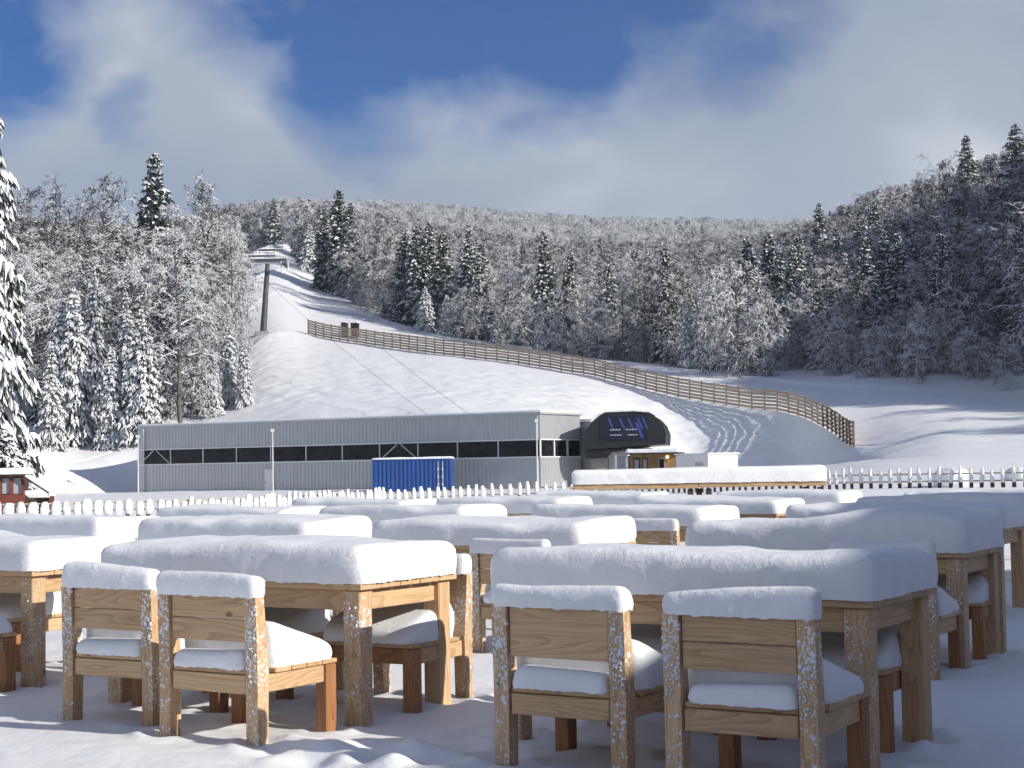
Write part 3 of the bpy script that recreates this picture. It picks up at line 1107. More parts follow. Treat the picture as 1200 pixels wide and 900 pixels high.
def ribbed(b, x0, x1, y, z0, z1, axis, sgn, pitch=.36, depth=.05):
    """trapezoid-ribbed sheet; axis 0: runs along x at y; axis 1: runs along y at x=y"""
    n = int((x1 - x0) / pitch)
    xs, ds = [], []
    for k in range(n):
        a = x0 + (x1 - x0) * k / n
        w = (x1 - x0) / n
        xs += [a, a + .40 * w, a + .52 * w, a + .88 * w]
        ds += [0, 0, depth, depth]
    xs.append(x1)
    ds.append(0)
    vs, fs = [], []
    for xx, dd in zip(xs, ds):
        for z in (z0, z1):
            vs.append((xx, y + sgn * dd, z) if axis == 0 else (y + sgn * dd, xx, z))
    for k in range(len(xs) - 1):
        f = (2 * k, 2 * k + 1, 2 * k + 3, 2 * k + 2)
        fs.append(f if (sgn > 0) == (axis == 0) else f[::-1])
    b.add(vs, fs)


b = MB()
ribbed(b, 0, HL, 0, Z2, Z3, 0, 1)
b.build('upper_cladding', 'cladding', hall)
b = MB()
ribbed(b, 0, HL, 0, Z0, Z1, 0, 1)
b.build('lower_cladding', 'cladding', hall)
b = MB()
ribbed(b, -HD, 0, 0, Z2, Z3, 1, -1)
b.build('end_upper_cladding', 'cladding', hall)
b = MB()
ribbed(b, -HD, 0, 0, Z0, Z1, 1, -1)
b.build('end_lower_cladding', 'cladding', hall)
b = MB()
b.box(.08, HL - .02, -HD, -.45, Z0, Z3 - .05)
b.build('core_wall', 'dark_steel', hall)
b = MB()
b.box(HL, HL + .06, -HD, .06, Z0, Z3)
b.box(HL - .55, HL - .003, .051, .10, Z0, Z3)
b.build('corner_trim', 'trim_grey', hall)
for z in (Z1, Z2):
    b = MB()
    b.box(-.09, HL, .052, .12, z - .05, z + .05)
    b.box(-.12, -.052, -HD, .049, z - .05, z + .05)
    b.build('window_band_trim', 'trim_light', hall)
NB = 11
for k in range(NB):
    x0, x1 = HL * k / NB + .035, HL * (k + 1) / NB - .035
    b = MB()
    b.box(x0, x1, -.06, -.03, Z1 + .052, Z2 - .052)
    o = b.build('window_pane', 'window_glass', hall)
    b = MB()
    b.box(x1 + .003, x1 + .067, -.05, .04, Z1 + .051, Z2 - .051)
    b.build('mullion', 'trim_light', hall)
    if k in (3, 10):
        b = MB()
        xm = (x0 + x1) / 2
        for xa in (x0 + .15, x1 - .15):
            b.tube((xa, -.008, Z1 + .12), (xm + (xa - xm) * .12, -.008, Z2 - .12), .04, n=5)
        b.build('wind_brace', 'trim_light', hall)
for k in range(3):
    y0, y1 = -HD + HD * k / 3 + .1, -HD + HD * (k + 1) / 3 - .1
    b = MB()
    b.box(.03, .06, y0, y1, Z1 + .052, Z2 - .052)
    b.build('window_pane', 'window_glass', hall)
    b = MB()
    b.box(-.05, .05, y1 + .02, y1 + .18, Z1 + .051, Z2 - .051)
    b.build('mullion', 'trim_light', hall)
b = MB()
b.box(-.16, HL + .10, -HD - .1, .16, HH + .002, HH + .16)
b.build('roof', 'trim_grey', hall)
v, q = slab(HL + .2, HD + .25, .14, 77, r=.06, rc=.1, res=.6, low=.03, ns=6)
v = v + np.array([HL / 2, -HD / 2, HH + .162])
link('roof_snow', big_mesh('roof_snow', v, quads=q, mats=['snow_tree'], smooth=True), hall)
b = MB()
b.box(24.8, 25.75, .06, .13, -.05, 2.05)
dr = b.build('door', 'trim_light', hall)
b = MB()
b.box(25.6, 25.68, .135, .19, .95, 1.05)
b.build('door_handle', 'dark_steel', dr)
b = MB()
b.tube((38.9, .16, 0), (38.9, .16, HH - .1), .05)
b.build('downpipe', 'trim_light', hall)

# floodlight masts along the front of the hall
for (px, d, top, lab) in [(162, 134, 513, 'thin light mast before the left end of the grey hall'),
                          (320, 127, 506, 'thin light mast before the middle of the grey hall'),
                          (630, 115, 495, 'thin light mast before the right corner of the grey hall')]:
    p = at(px, 575, d)
    t = at(px, top, d)
    z0 = gz(p.x, p.y)
    root = empty('light_mast', (p.x, p.y, z0))
    b = MB()
    b.tube((0, 0, -.2), (0, 0, t.z - z0), .055, .04)
    b.build('mast_tube', 'trim_light', root)
    b = MB()
    b.box(-.12, .12, -.3, .1, t.z - z0, t.z - z0 + .22)
    b.build('floodlight', 'trim_light', root)
    tag(root, lab, 'lamp post', 'light masts before the hall')

# blue container
cp = at(529, 578, 117.0)
cont = empty('shipping_container', (cp.x, cp.y, -.5), math.pi - R(3))
CL, CH, CDp = 5.8, 2.62, 2.4
b = MB()
ribbed(b, .12, CL - .12, 0, .12, CH - .1, 0, 1, .30, .045)
b.build('ribbed_side', 'container_blue', cont)
b = MB()
ribbed(b, -CDp + .1, -.1, 0, .12, CH - .1, 1, -1, .30, .03)
b.build('ribbed_end', 'container_blue', cont)
b = MB()
for x in (0, CL - .12):
    b.box(x, x + .12, -.12, .055, 0, CH)
b.box(.12, CL - .12, -.10, .056, CH - .1, CH)
b.box(.12, CL - .12, -.10, .056, 0, .12)
b.box(0.02, CL - .02, -CDp, -.13, 0.02, CH - .02)
b.build('corner_frame', 'container_blue', cont)
for x in (.62, .95):
    b = MB()
    b.tube((x, .075, .2), (x, .075, CH - .2), .022, n=6)
    for z in (.7, 1.25, 1.8):
        b.box(x - .07, x + .07, .06, .10, z, z + .09)
    b.build('locking_bar', 'trim_light', cont)
v, q = slab(CL + .05, CDp + .05, .13, 81, r=.06, rc=.06, res=.3, low=.02, ns=6)
link('roof_snow', big_mesh('roof_snow', v + np.array([CL / 2, -CDp / 2 + .03, CH + .002]), quads=q, mats=['snow_tree'], smooth=True), cont)
tag(cont, 'blue ribbed shipping container standing against the grey hall', 'container')

# ------------------------------------------------------------------ chairlift terminal
tp = at(733, 552, 119)
term = empty('lift_terminal', (tp.x, tp.y, -.4), R(-8))
k_ = 119 / FPX


def P(px, py):
    return ((px - 733) * k_, (578 - py) * k_)


outl = [P(684, 531), P(780, 526), P(781, 513), P(777, 502), P(770, 494), P(762, 489), P(744, 487.5), P(710, 488), P(703, 491), P(694, 499), P(687, 508), P(684, 518)]
b = MB()
b.prism(outl, 0, 9)
b.build('hood', 'terminal_dark', term)
b = MB()
b.prism([P(686, 541), P(712, 540), P(718, 534), P(745, 531.5), P(760, 529), P(684.5, 531.5)], .15, 8.6)
b.build('under_housing', 'terminal_black', term)
sg = [P(706, 520), P(760, 519.5), P(759, 491), P(706, 492.5)]
b = MB()
b.prism(sg, -.09, -.002)
sgo = b.build('sign_panel', 'sign_navy', term)
# slanted blue strokes of the emblem and two short lines of pale lettering
b = MB()
for (x0, x1) in ((714, 719), (727, 731), (737, 741), (748, 752), (754, 757)):
    for (yt, yb) in ((494.5, 507.5),):
        b.prism([P(x0 + 4.5, yb), P(x0 + 7.0, yb), P(x0 + 1.8, yt), P(x0 - .7, yt)], -.11, -.092)
b.prism([P(752, 518), P(755.5, 518), P(748.5, 500), P(745, 500)], -.113, -.0925)
b.build('emblem_strokes', 'sign_blue', sgo)
b = MB()
for row in (507.6, 513.8):
    x = 716
    r2 = random.Random(int(row))
    while x < 747:
        w = r2.uniform(1.2, 3.2)
        if not 729 < x < 734:
            b.prism([P(x, row + 1.1), P(x + w, row + 1.0), P(x + w, row - .3), P(x, row - .2)], -.116, -.096)
        x += w + .8
b.build('lettering', 'sign_white', sgo)
b = MB()
b.box(P(691, 0)[0], P(709, 0)[0], 1.2, 2.4, -.2, P(0, 541.2)[1])
b.build('support_column', 'concrete', term)
b = MB()
sn = [P(695, 498), P(704, 490.4), P(711, 487.2), P(744, 486.7), P(763, 488.4), P(763, 486.8), P(745, 484.6), P(710, 485.2), P(701, 489), P(692, 498)]
b.prism(sn[::1], -.12, 9.05)
b.build('hood_snow', 'snow_tree', term)
tag(term, 'dark rounded chairlift terminal hood with a navy sign, beside the hall', 'lift station')

# flat-roofed link between hall and terminal
lk = at(694, 560, 124)
b = MB()
b.box(-1.6, 1.4, 0, 5, 0, 5.35)
link_root = empty('control_booth', (lk.x, lk.y, -.5), R(-20))
b.build('wall', 'cladding', link_root)
b = MB()
b.box(-1.7, 1.5, -.1, 5.1, 5.352, 5.55)
b.build('roof_snow', 'snow_tree', link_root)
tag(link_root, 'pale narrow booth wedged between the grey hall and the dark terminal', 'booth')

# ------------------------------------------------------------------ ticket cabin
tk = at(759, 556, 110)
k_ = 110 / FPX
cab = empty('ticket_cabin', (tk.x, tk.y, -.1), R(-10))
w2 = 38 * k_
zt = (578 - 534) * k_ - .35
b = MB()
b.box(-w2 * .55, w2, .1, 3.2, -.3, zt)
b.build('wall', 'cabin_wood', cab)
for (x0, x1, mtl) in [(-.95, -.55, 'dark_boards'), (-.35, .0, 'dark_boards'), (.75, 1.2, 'trim_grey')]:
    b = MB()
    b.box(x0, x1, .03, .09, .55, zt - .25)
    f = b.build('window', mtl, cab)
    b = MB()
    b.box(x0 + .06, x1 - .06, .0, .028, .65, zt - .35)
    b.build('pane', 'pale_glass' if mtl != 'trim_grey' else 'window_glass', f)
for x in (-w2 * .95, -w2 * .62, w2 - .06):
    b = MB()
    b.box(x - .07, x + .07, -.55, -.41, -.3, zt)
    b.build('porch_post', 'trim_grey' if x < 0 else 'cabin_wood', cab)
b = MB()
b.box(-w2 * 1.0, -w2 * .58, .15, 2.2, -.3, zt - .1)
b.build('glazed_porch', 'pale_glass', cab)
b = MB()
b.box(-w2 * .62, w2 + .12, -.7, 3.4, zt + .002, zt + .10)
b.build('roof', 'dark_boards', cab)
v, q = slab(w2 * 1.66, 4.2, .26, 91, r=.1, rc=.12, res=.25, low=.03)
link('roof_snow', big_mesh('roof_snow', v + np.array([w2 * .2, 1.35, zt + .102]), quads=q, mats=['snow_tree'], smooth=True), cab)
b = MB()
b.tube((w2 * .62, -.02, zt - .22), (w2 * .62, -.12, zt - .22), .09, .11, 10)
b.build('wall_lamp', 'lamp_warm', cab)
tag(cab, 'small wooden ticket cabin with snowy roof and a warm lamp under the eaves', 'cabin')

# white site box
wp = at(830, 553, 104)
k_ = 104 / FPX
sb = empty('site_box', (wp.x, wp.y, -.1), R(35))
HB = (576 - 529) * k_ - .5
b = MB()
b.bbox(0, 2.65, 0, 3.2, -.4, HB, .03)
b.build('shell', 'box_white', sb)
b = MB()
b.box(-.03, -.002, .5, 1.25, .95, 1.6)
b.build('window', 'trim_grey', sb)
b = MB()
b.box(-.08, 2.73, -.08, 3.28, HB + .002, HB + .10)
b.build('roof_snow', 'snow_tree', sb)
tag(sb, 'white boxy site cabin with small grey window right of the ticket cabin', 'cabin')

# ------------------------------------------------------------------ lift tower and cables
tb = at(308, 381, 216)
zb = gz(tb.x, tb.y)
tow = empty('lift_tower', (tb.x, tb.y, zb))
tag(tow, 'grey tubular chairlift tower with snowy cross-arm on the open piste', 'lift tower')
kk = 216 / FPX
b = MB()
top = ((315 - 308) * kk, -.6, (381 - 299) * kk)
b.tube((0, 0, -.5), top, .46, .30, 12)
b.build('tower_tube', 'dark_steel', tow)
b = MB()
b.bbox(-.9, 1.0, -1.0, 1.0, -.8, .30, .1)
b.build('footing', 'concrete', tow)
z = (381 - 297) * kk
b = MB()
b.box(-1.9, 3.4, -.9, -.3, z, z + .42)
b.build('cross_arm', 'dark_steel', tow)
for (x0, x1, zz) in ((-2.2, 1.9, z + .80), (-.3, 3.0, z + 1.6)):
    b = MB()
    b.box(x0, x1, -1.2, .2, zz, zz + .08)
    for x in np.linspace(x0 + .1, x1 - .1, 5):
        b.tube((x, -1.15, zz), (x, -1.15, zz + .7), .04, n=5)
    b.tube((x0, -1.15, zz + .7), (x1, -1.15, zz + .7), .045, n=5)
    b.tube((x0, -1.15, zz + .4), (x1, -1.15, zz + .4), .035, n=5)
    b.build('catwalk', 'dark_steel', tow)
    b = MB()
    b.box(x0 - .05, x1 + .05, -1.25, .25, zz + .082, zz + .16)
    b.build('catwalk_snow', 'snow_tree', tow)
b = MB()
b.box(-1.95, 3.45, -.95, -.25, z + .422, z + .50)
b.build('arm_snow', 'snow_tree', tow)
for x in (-1.8, 3.2):
    b = MB()
    b.box(x - .12, x + .12, -2.2, 1.0, z - .35, z - .05)
    tr = b.build('sheave_train', 'steel', tow)
    for y in np.linspace(-2.0, .8, 5):
        b = MB()
        b.tube((x - .18, y, z - .42), (x + .18, y, z - .42), .24, n=10)
        b.build('sheave_wheel', 'dark_steel', tr)
for x in (2.7, 3.6):
    b = MB()
    b.tube((x, -1.0, z), (x + .15, -1.3, z - 1.7), .10, .09, 6)
    b.build('service_ladder', 'trim_light', tow)
for kx, (xo, e) in enumerate([(-1.8, (505, 489, 129)), (3.2, (556, 490, 127))]):
    p0 = Vector((tb.x + xo, tb.y, zb + z - .12))
    p1 = at(*e)
    b = MB()
    n = 14
    pts = []
    for i in range(n + 1):
        t = i / n
        p = p0.lerp(p1, t)
        p.z -= 4 * t * (1 - t) * .7
        pts.append(p - p0)
    for i in range(n):
        b.tube(pts[i], pts[i + 1], .017, n=5, caps=False)
    o = b.build('haul_cable', 'cable')
    o.location = p0
    tag(o, ['steel haul cable running down from the left arm of the lift tower', 'steel haul cable running down from the right arm of the lift tower'][kx], 'cable', 'lift cables')

# two snow-topped crates by the upper end of the slatted fence
for (px, d, wd, ht, m_, lab) in [(404, 224, 6.5, 10, 'dark_boards', 'dark brown crate standing behind the upper end of the slatted fence'),
                                 (416, 223, 8.0, 11, 'terminal_black', 'black crate beside the brown one behind the upper slatted fence')]:
    p = at(px, 390, d)
    k_ = d / FPX
    root = empty('equipment_crate', (p.x, p.y, gz(p.x, p.y)), R(-15))
    b = MB()
    h_ = ht * k_ + .7
    w_ = wd * k_ / 2
    b.prism([(-w_ * .8, -.3), (w_ * .8, -.3), (w_, h_), (-w_, h_)], -.5, .5)
    b.build('crate_body', m_, root)
    b = MB()
    b.bbox(-w_ - .06, w_ + .06, -.56, .56, h_ + .002, h_ + .14, .04)
    b.build('crate_snow', 'snow_tree', root)
    tag(root, lab, 'crate', 'crates by the snow fence')

# ------------------------------------------------------------------ red kiosk at the left edge
kp = at(20, 604, 47.5)
kio = empty('red_kiosk', (kp.x, kp.y, .007), R(12))
kio.scale = (1.118, 1.118, 1.118)
k_ = 42.5 / FPX
b = MB()
b.box(-1.5, .18, .1, 1.8, -.2, .72)
b.build('panelled_base', 'red_paint', kio)
for x in (-.44, -.16, .14):
    b = MB()
    b.box(x - .045, x + .045, .08, .19, .722, 1.20)
    b.build('window_post', 'red_paint', kio)
for (x0, x1) in ((-.39, -.21), (-.11, .09)):
    b = MB()
    b.box(x0, x1, .15, .17, .74, 1.16)
    b.build('window_pane', 'pale_glass', kio)
b = MB()
b.box(-1.5, .14, .5, 1.8, .723, 1.19)
b.build('dark_interior', 'dark_boards', kio)
b = MB()
b.box(.185, .80, .2, 1.2, -.2, .62)
b.build('side_hatch', 'dark_boards', kio)
b = MB()
b.box(.84, .95, -.05, .07, -.2, .66)
b.build('corner_post', 'red_paint', kio)
for y in (-.05, .55, 1.1):
    b = MB()
    b.tube((.12, y, 1.23), (.88, y, .70), .028, n=6)
    b.build('sloping_rail', 'dark_boards', kio)
    b = MB()
    b.tube((.12, y, 1.285), (.88, y, .755), .035, n=6)
    b.build('rail_snow', 'snow_slab', kio)
b = MB()
b.box(-1.6, .22, -.1, 1.9, 1.202, 1.26)
b.build('roof', 'dark_boards', kio)
v, q = slab(1.9, 2.1, .17, 95, r=.08, res=.12)
link('roof_snow', big_mesh('roof_snow', v + np.array([-.68, .9, 1.262]), quads=q, mats=['snow_slab'], smooth=True), kio)
v, q = slab(.2, .2, .12, 96, r=.05, res=.04)
link('post_snow', big_mesh('post_snow', v + np.array([.895, .01, .662]), quads=q, mats=['snow_slab'], smooth=True), kio)
v, q = slab(.75, .3, .22, 97, r=.09, res=.08)
link('hatch_snow', big_mesh('hatch_snow', v + np.array([.48, .5, .622]), quads=q, mats=['snow_slab'], smooth=True), kio)
tag(kio, 'red-framed little kiosk with two windows half hidden by snowy branches at the left edge', 'kiosk')

# snow-buried mounds beyond the right fence
for (px, py, d, sx, sy, sz, lab) in [(1116, 556, 60, .72, .8, .46, 'rounded snow-buried bale behind the right picket fence'),
                                     (1194, 556, 62, .55, .6, .34, 'low snow mound behind the fence at the right edge')]:
    p = at(px, py, d)
    z0 = gz(p.x, p.y)
    bm_ = bmesh.new()
    bmesh.ops.create_icosphere(bm_, subdivisions=4, radius=1.0)
    for v_ in bm_.verts:
        n_ = float(fbm(v_.co.x * 1.4 + px, v_.co.y * 1.4, v_.co.z * 1.4, 3))
        f_ = 1 + .14 * n_
        c = v_.co * f_
        c.z = math.copysign(abs(c.z) ** .75, c.z)
        v_.co = Vector((c.x * sx, c.y * sy, c.z * sz))
    me = bpy.data.meshes.new('snow_mound')
    bm_.to_mesh(me)
    bm_.free()
    me.materials.append(MATS['snow_tree'])
    me.polygons.foreach_set('use_smooth', [True] * len(me.polygons))
    o = link('snow_mound', me)
    o.location = (p.x, p.y, z0 + sz * .55)
    tag(o, lab, 'snow mound', 'snow mounds behind the fence')

# ------------------------------------------------------------------ the lodge to the right that shades the near tables
lod = empty('mountain_lodge', (9.7, 3.5, 0), math.atan2(1, .2) - math.pi / 2)
tag(lod, 'timber lodge with broad snowy gable roof beside the terrace', 'building')
b = MB()
b.box(.7, 9, -16, 10.2, -.2, 4.6)
b.build('wall', 'lodge_wood', lod)
b = MB()
b.prism([(0, 4.75), (5, 6.5), (10, 4.75), (10, 5.0), (5, 6.8), (0, 5.0)], -17, 11.0)
b.build('roof', 'dark_boards', lod)
b = MB()
b.prism([(-.05, 5.003), (5, 6.803), (10.05, 5.003), (10.05, 5.25), (5, 7.05), (-.05, 5.22)], -17.05, 11.05)
b.build('roof_snow', 'snow_tree', lod)
for y in (-8, -4, 0, 4, 8):
    b = MB()
    b.box(.62, .70, y - .6, y + .6, .9, 2.3)
    b.build('window', 'window_glass', lod)

#PART3
# ------------------------------------------------------------------ trees
def make_spruce(seed, h, rad, levels=36, p_snow=.72, sub=False, droop=.55, ragged=.25, pad=1.0):
    """trunk mesh and crown mesh (snow pads over hanging needle fringes), base at z = 0"""
    rng = random.Random(seed)
    b = MB()
    n = 7
    prev = None
    for i in range(6):
        t = i / 5
        ring = [(.02 * h * (1 - t) ** .9 * math.cos(a) + .004 * h * math.sin(t * 5), .02 * h * (1 - t) ** .9 * math.sin(a), -.03 * h + t * h * .99)
                for a in [2 * math.pi * k / n for k in range(n)]]
        o = len(b.v)
        b.v += ring
        if i:
            for k in range(n):
                b.f.append((o - n + k, o - n + (k + 1) % n, o + (k + 1) % n, o + k))
                b.m.append(0)
    trunk = b.mesh('trunk', 'bark_grey', True)
    V_, F_, M_ = [], [], []

    def frond(root, az, L, slope, dr, Wd, depth=0):
        K = 6 if not depth else 4
        ca, sa = math.cos(az), math.sin(az)
        lat = Vector((-sa, ca, 0))
        rows = []
        prof = [.30, .75, 1.0, .95, .62, .10] if K == 6 else [.4, 1.0, .8, .1]
        sl_ = slope + rng.uniform(-.08, .08)
        dd = dr * rng.uniform(.75, 1.25)
        wob = rng.uniform(-.12, .12)
        for i in range(K):
            s = i / (K - 1)
            r = s * L
            z = L * (sl_ * s - dd * s * s)
            c = root + Vector((ca * r, sa * r, z)) + lat * (wob * L * s * s)
            w = Wd * prof[i] * rng.uniform(.8, 1.2)
            th = (.10 + .20 * Wd) * prof[i] * rng.uniform(.6, 1.5) * pad
            rows.append((c - lat * w - Vector((0, 0, w * .35)), c + Vector((0, 0, th)), c + lat * w - Vector((0, 0, w * .35)), w))
        o = len(V_)
        for (l, c, r, w) in rows:
            V_.extend([tuple(l), tuple(c), tuple(r)])
        for i in range(K - 1):
            for s in (0, 1):
                F_.append((o + 3 * i + s, o + 3 * i + s + 1, o + 3 * i + 3 + s + 1, o + 3 * i + 3 + s))
                M_.append(1 if rng.random() < p_snow else 0)
            F_.append((o + 3 * i, o + 3 * i + 3, o + 3 * i + 5, o + 3 * i + 2))
            M_.append(0)
            # hanging twigs on both edges
            for e in (0, 2):
                for q in range(2):
                    t = rng.random()
                    a = Vector(V_[o + 3 * i + e]).lerp(Vector(V_[o + 3 * i + 3 + e]), t * .6)
                    c2 = Vector(V_[o + 3 * i + e]).lerp(Vector(V_[o + 3 * i + 3 + e]), t * .6 + .4)
                    w = rows[i][3]
                    tip = (a + c2) * .5 + lat * ((-1 if e == 0 else 1) * w * rng.uniform(.1, .6)) + Vector((ca, sa, 0)) * w * rng.uniform(0, .5) - Vector((0, 0, (.18 + w) * rng.uniform(.35, 1.0)))
                    p = len(V_)
                    V_.extend([tuple(a), tuple(c2), tuple(tip)])
                    F_.append((p, p + 1, p + 2))
                    M_.append(0 if rng.random() < .85 else 1)
        if sub and not depth and L > .9:
            for s in (.2, .34, .48, .62, .76, .88):
                for sd in (-1, 1):
                    if rng.random() < .85:
                        r = s * L
                        z = L * (sl_ * s - dd * s * s)
                        c = root + Vector((ca * r, sa * r, z))
                        frond(c, az + sd * rng.uniform(.6, 1.1), L * rng.uniform(.24, .40) * (1.15 - s * .5), 0.05, dr * 1.2, Wd * .62, 1)

    for k in range(levels):
        t = .05 + .93 * (k / (levels - 1)) ** .92
        z = t * h
        nb_ = int(round(9 - 4 * t)) if not sub else int(round(11 - 5 * t))
        lvl = rng.uniform(1 - ragged, 1 + ragged * .4)
        a0 = rng.uniform(0, 6.28)
        for j in range(nb_):
            L = (rad * (1 - t) ** .66 * rng.uniform(.68, 1.08) * lvl + .03 * rad + .12)
            slope = .05 + .50 * t ** 2
            frond(Vector((0, 0, z + rng.uniform(-.012, .012) * h)), a0 + j * 2 * math.pi / nb_ + rng.uniform(-.3, .3), L, slope, droop * (1 - .35 * t), (.17 * L + .10) * (.40 if sub else 1.0))
    # leader
    p = len(V_)
    V_.extend([(.07, 0, .955 * h), (-.05, .06, .955 * h), (-.04, -.06, .955 * h), (0, 0, 1.01 * h)])
    F_.extend([(p, p + 1, p + 3), (p + 1, p + 2, p + 3), (p + 2, p, p + 3)])
    M_.extend([0, 1, 0])
    me = bpy.data.meshes.new('crown')
    me.from_pydata(V_, [], F_)
    for q in ('needles', 'snow_tree'):
        me.materials.append(MATS[q])
    me.polygons.foreach_set('material_index', M_)
    me.update()
    return trunk, me


def seg_mesh(name, segs, mats, rngn, snow_p=.8, load=1.9, flat=1.0):
    """segs: rows (p0, p1, r0, r1); three-sided sticks, bark underneath and snow lying on top"""
    A = np.array([[*s[0], *s[1], s[2], s[3]] for s in segs], float)
    p0, p1, r0, r1 = A[:, :3], A[:, 3:6], A[:, 6], A[:, 7]
    d = p1 - p0
    d /= np.linalg.norm(d, axis=1)[:, None] + 1e-9
    s = np.cross(d, np.array([0, 0, 1.0]))
    ln = np.linalg.norm(s, axis=1)
    s = np.where((ln < .12)[:, None], np.array([1.0, 0, 0]), s / (ln[:, None] + 1e-9))
    w = np.cross(s, d)
    steep = np.abs(d[:, 2])
    rs = np.random.RandomState(rngn)
    mid_ = (p0 + p1) * .5
    clump = perlin(mid_[:, 0] * .75 + rngn, mid_[:, 1] * .75, mid_[:, 2] * .9) * 1.1 + perlin(mid_[:, 0] * 1.9, mid_[:, 1] * 1.9 + rngn, mid_[:, 2] * 2.2) * .5
    snow = (clump + rs.uniform(-.22, .22, len(A)) + (snow_p - .5) * .9 - .30 * steep ** 2) > 0
    k = np.where(snow, load, 1.0)
    vs = []
    for p, r in ((p0, r0), (p1, r1)):
        vs += [p + w * (r * k)[:, None], p - s * r[:, None] - w * (r * .5)[:, None], p + s * r[:, None] - w * (r * .5)[:, None]]
    n = len(A)
    v = np.stack(vs, 1).reshape(-1, 3)
    o = np.arange(n) * 6
    q = np.stack([np.stack([o + a, o + b_, o + b_ + 3, o + a + 3], 1) for a, b_ in ((0, 1), (1, 2), (2, 0))], 1).reshape(-1, 4)
    mi = np.stack([snow.astype(int), np.zeros(n, int), snow.astype(int)], 1).reshape(-1)
    return big_mesh(name, v, quads=q, mats=mats, midx=mi)


def make_broadleaf(seed, h, spread, limbs=22, first=.22, up=.75, sag=.5, nsub=6, ntw=6, trunk_r=.014, snow_p=.8, bark='bark_grey', lean=0.0, tw_r=.03, forks=1):
    rng = random.Random(seed)
    tr, cr = [], []
    stems = []
    for f in range(forks):
        pts = []
        la = rng.uniform(0, 6.28)
        ll = lean if forks == 1 else .16 * h
        x = y = 0
        for i in range(9):
            t = i / 8
            pts.append((Vector((x + math.cos(la) * ll * t ** 1.2, y + math.sin(la) * ll * t ** 1.2, -.02 * h + t * h * .95)), trunk_r * h * (1 - t) ** 1.0 + .02))
            x += rng.uniform(-.012, .012) * h
            y += rng.uniform(-.012, .012) * h
        stems.append(pts)
        for i in range(8):
            tr.append((pts[i], pts[i + 1]))

    def branch(p, dirv, L, r, lev):
        n = (5, 4, 3, 2)[lev]
        q = p.copy()
        d = dirv.copy()
        stp = L / n
        last = []
        for i in range(n):
            d = (d + Vector((rng.uniform(-.22, .22), rng.uniform(-.22, .22), rng.uniform(-.14, .14) - sag * (.10 + .05 * lev) * (i + 1)))).normalized()
            e = q + d * stp
            ra, rb = r * (1 - i / n * .75), r * (1 - (i + 1) / n * .75)
            cr.append((tuple(q), tuple(e), ra, rb))
            last.append((q.copy(), e.copy(), d.copy()))
            q = e
        if lev < 3:
            cnt = (nsub, ntw, 3)[lev]
            for k in range(cnt):
                i = min(n - 1, int((0.15 + .85 * (k + rng.random()) / cnt) * n))
                a, e, dd = last[i]
                c = a.lerp(e, rng.random())
                side = dd.cross(Vector((rng.uniform(-1, 1), rng.uniform(-1, 1), rng.uniform(-.6, 1)))).normalized()
                nd = (dd * rng.uniform(.3, .9) + side * rng.uniform(.6, 1.1)).normalized()
                branch(c, nd, L * (rng.uniform(.36, .58), rng.uniform(.36, .55), rng.uniform(.45, .7))[lev], max(r * .5, tw_r * (.9, .8, .62)[lev]), lev + 1)

    for pts in stems:
        for k in range(max(4, limbs // forks)):
            t = first + (1 - first) * ((k + rng.random()) / max(4, limbs // forks)) ** .9
            t = min(t, .99)
            i = min(7, int(t * 8))
            c = pts[i][0].lerp(pts[i + 1][0], t * 8 - i)
            shape = math.sin(math.pi * min(1, .18 + .82 * (t - first) / (1 - first) * .95 + .02)) ** .6
            az = k * 2.4 + rng.uniform(-.5, .5)
            ang = up * (.55 + .55 * t) + rng.uniform(-.2, .2)
            dirv = Vector((math.cos(az) * math.cos(ang), math.sin(az) * math.cos(ang), math.sin(ang)))
            branch(c, dirv, spread * h * (.45 + .55 * shape) * rng.uniform(.75, 1.1) * (1.0 if t < .85 else .6), trunk_r * h * .42 * (1.1 - t * .7), 0)
    b = MB()
    for (a, c) in tr:
        b.tube(a[0], c[0], a[1], c[1], 7, caps=False)
    trunk = b.mesh('trunk', bark, True)
    crown = seg_mesh('crown', cr, ['twig', 'snow_tree'], seed, snow_p)
    return trunk, crown


PROTO = {}
for k in range(4):
    PROTO['spruce%d' % k] = (*make_spruce(100 + k, 18, (3.5, 3.1, 3.8, 3.3)[k], 38, (.44, .38, .50, .36)[k]), 18.0)
for k in range(3):
    PROTO['snowspruce%d' % k] = (*make_spruce(120 + k, 12, (2.6, 2.2, 2.9)[k], 27, .84, True, droop=.72, pad=1.5), 12.0)
PROTO['bigspruce'] = (*make_spruce(140, 17, 4.6, 40, .86, True, droop=.62, pad=1.35), 17.0)
PROTO['bush'] = (*make_spruce(141, 4.2, 2.5, 20, .82, True, droop=.8, pad=.6), 4.2)
for k in range(4):
    PROTO['beech%d' % k] = (*make_broadleaf(200 + k, 18, (.30, .26, .34, .28)[k], 26, .16, .85, .45, nsub=7, forks=(1, 1, 2, 1)[k], snow_p=.5, tw_r=.042, ntw=5), 18.0)
for k in range(3):
    PROTO['laden%d' % k] = (*make_broadleaf(220 + k, 15, (.36, .33, .38)[k], 30, .08, .55, 1.15, nsub=7, snow_p=.76, tw_r=.048, ntw=5), 15.0)
for k in range(2):
    PROTO['frost%d' % k] = (*make_broadleaf(260 + k, 15, (.34, .31)[k], 28, .12, .7, .8, nsub=7, snow_p=.98, tw_r=.04), 15.0)
PROTO['birch0'] = (*make_broadleaf(240, 12, .22, 26, .12, .6, .9, bark='bark_pale', snow_p=.85, trunk_r=.010, lean=1.0, tw_r=.026), 12.0)
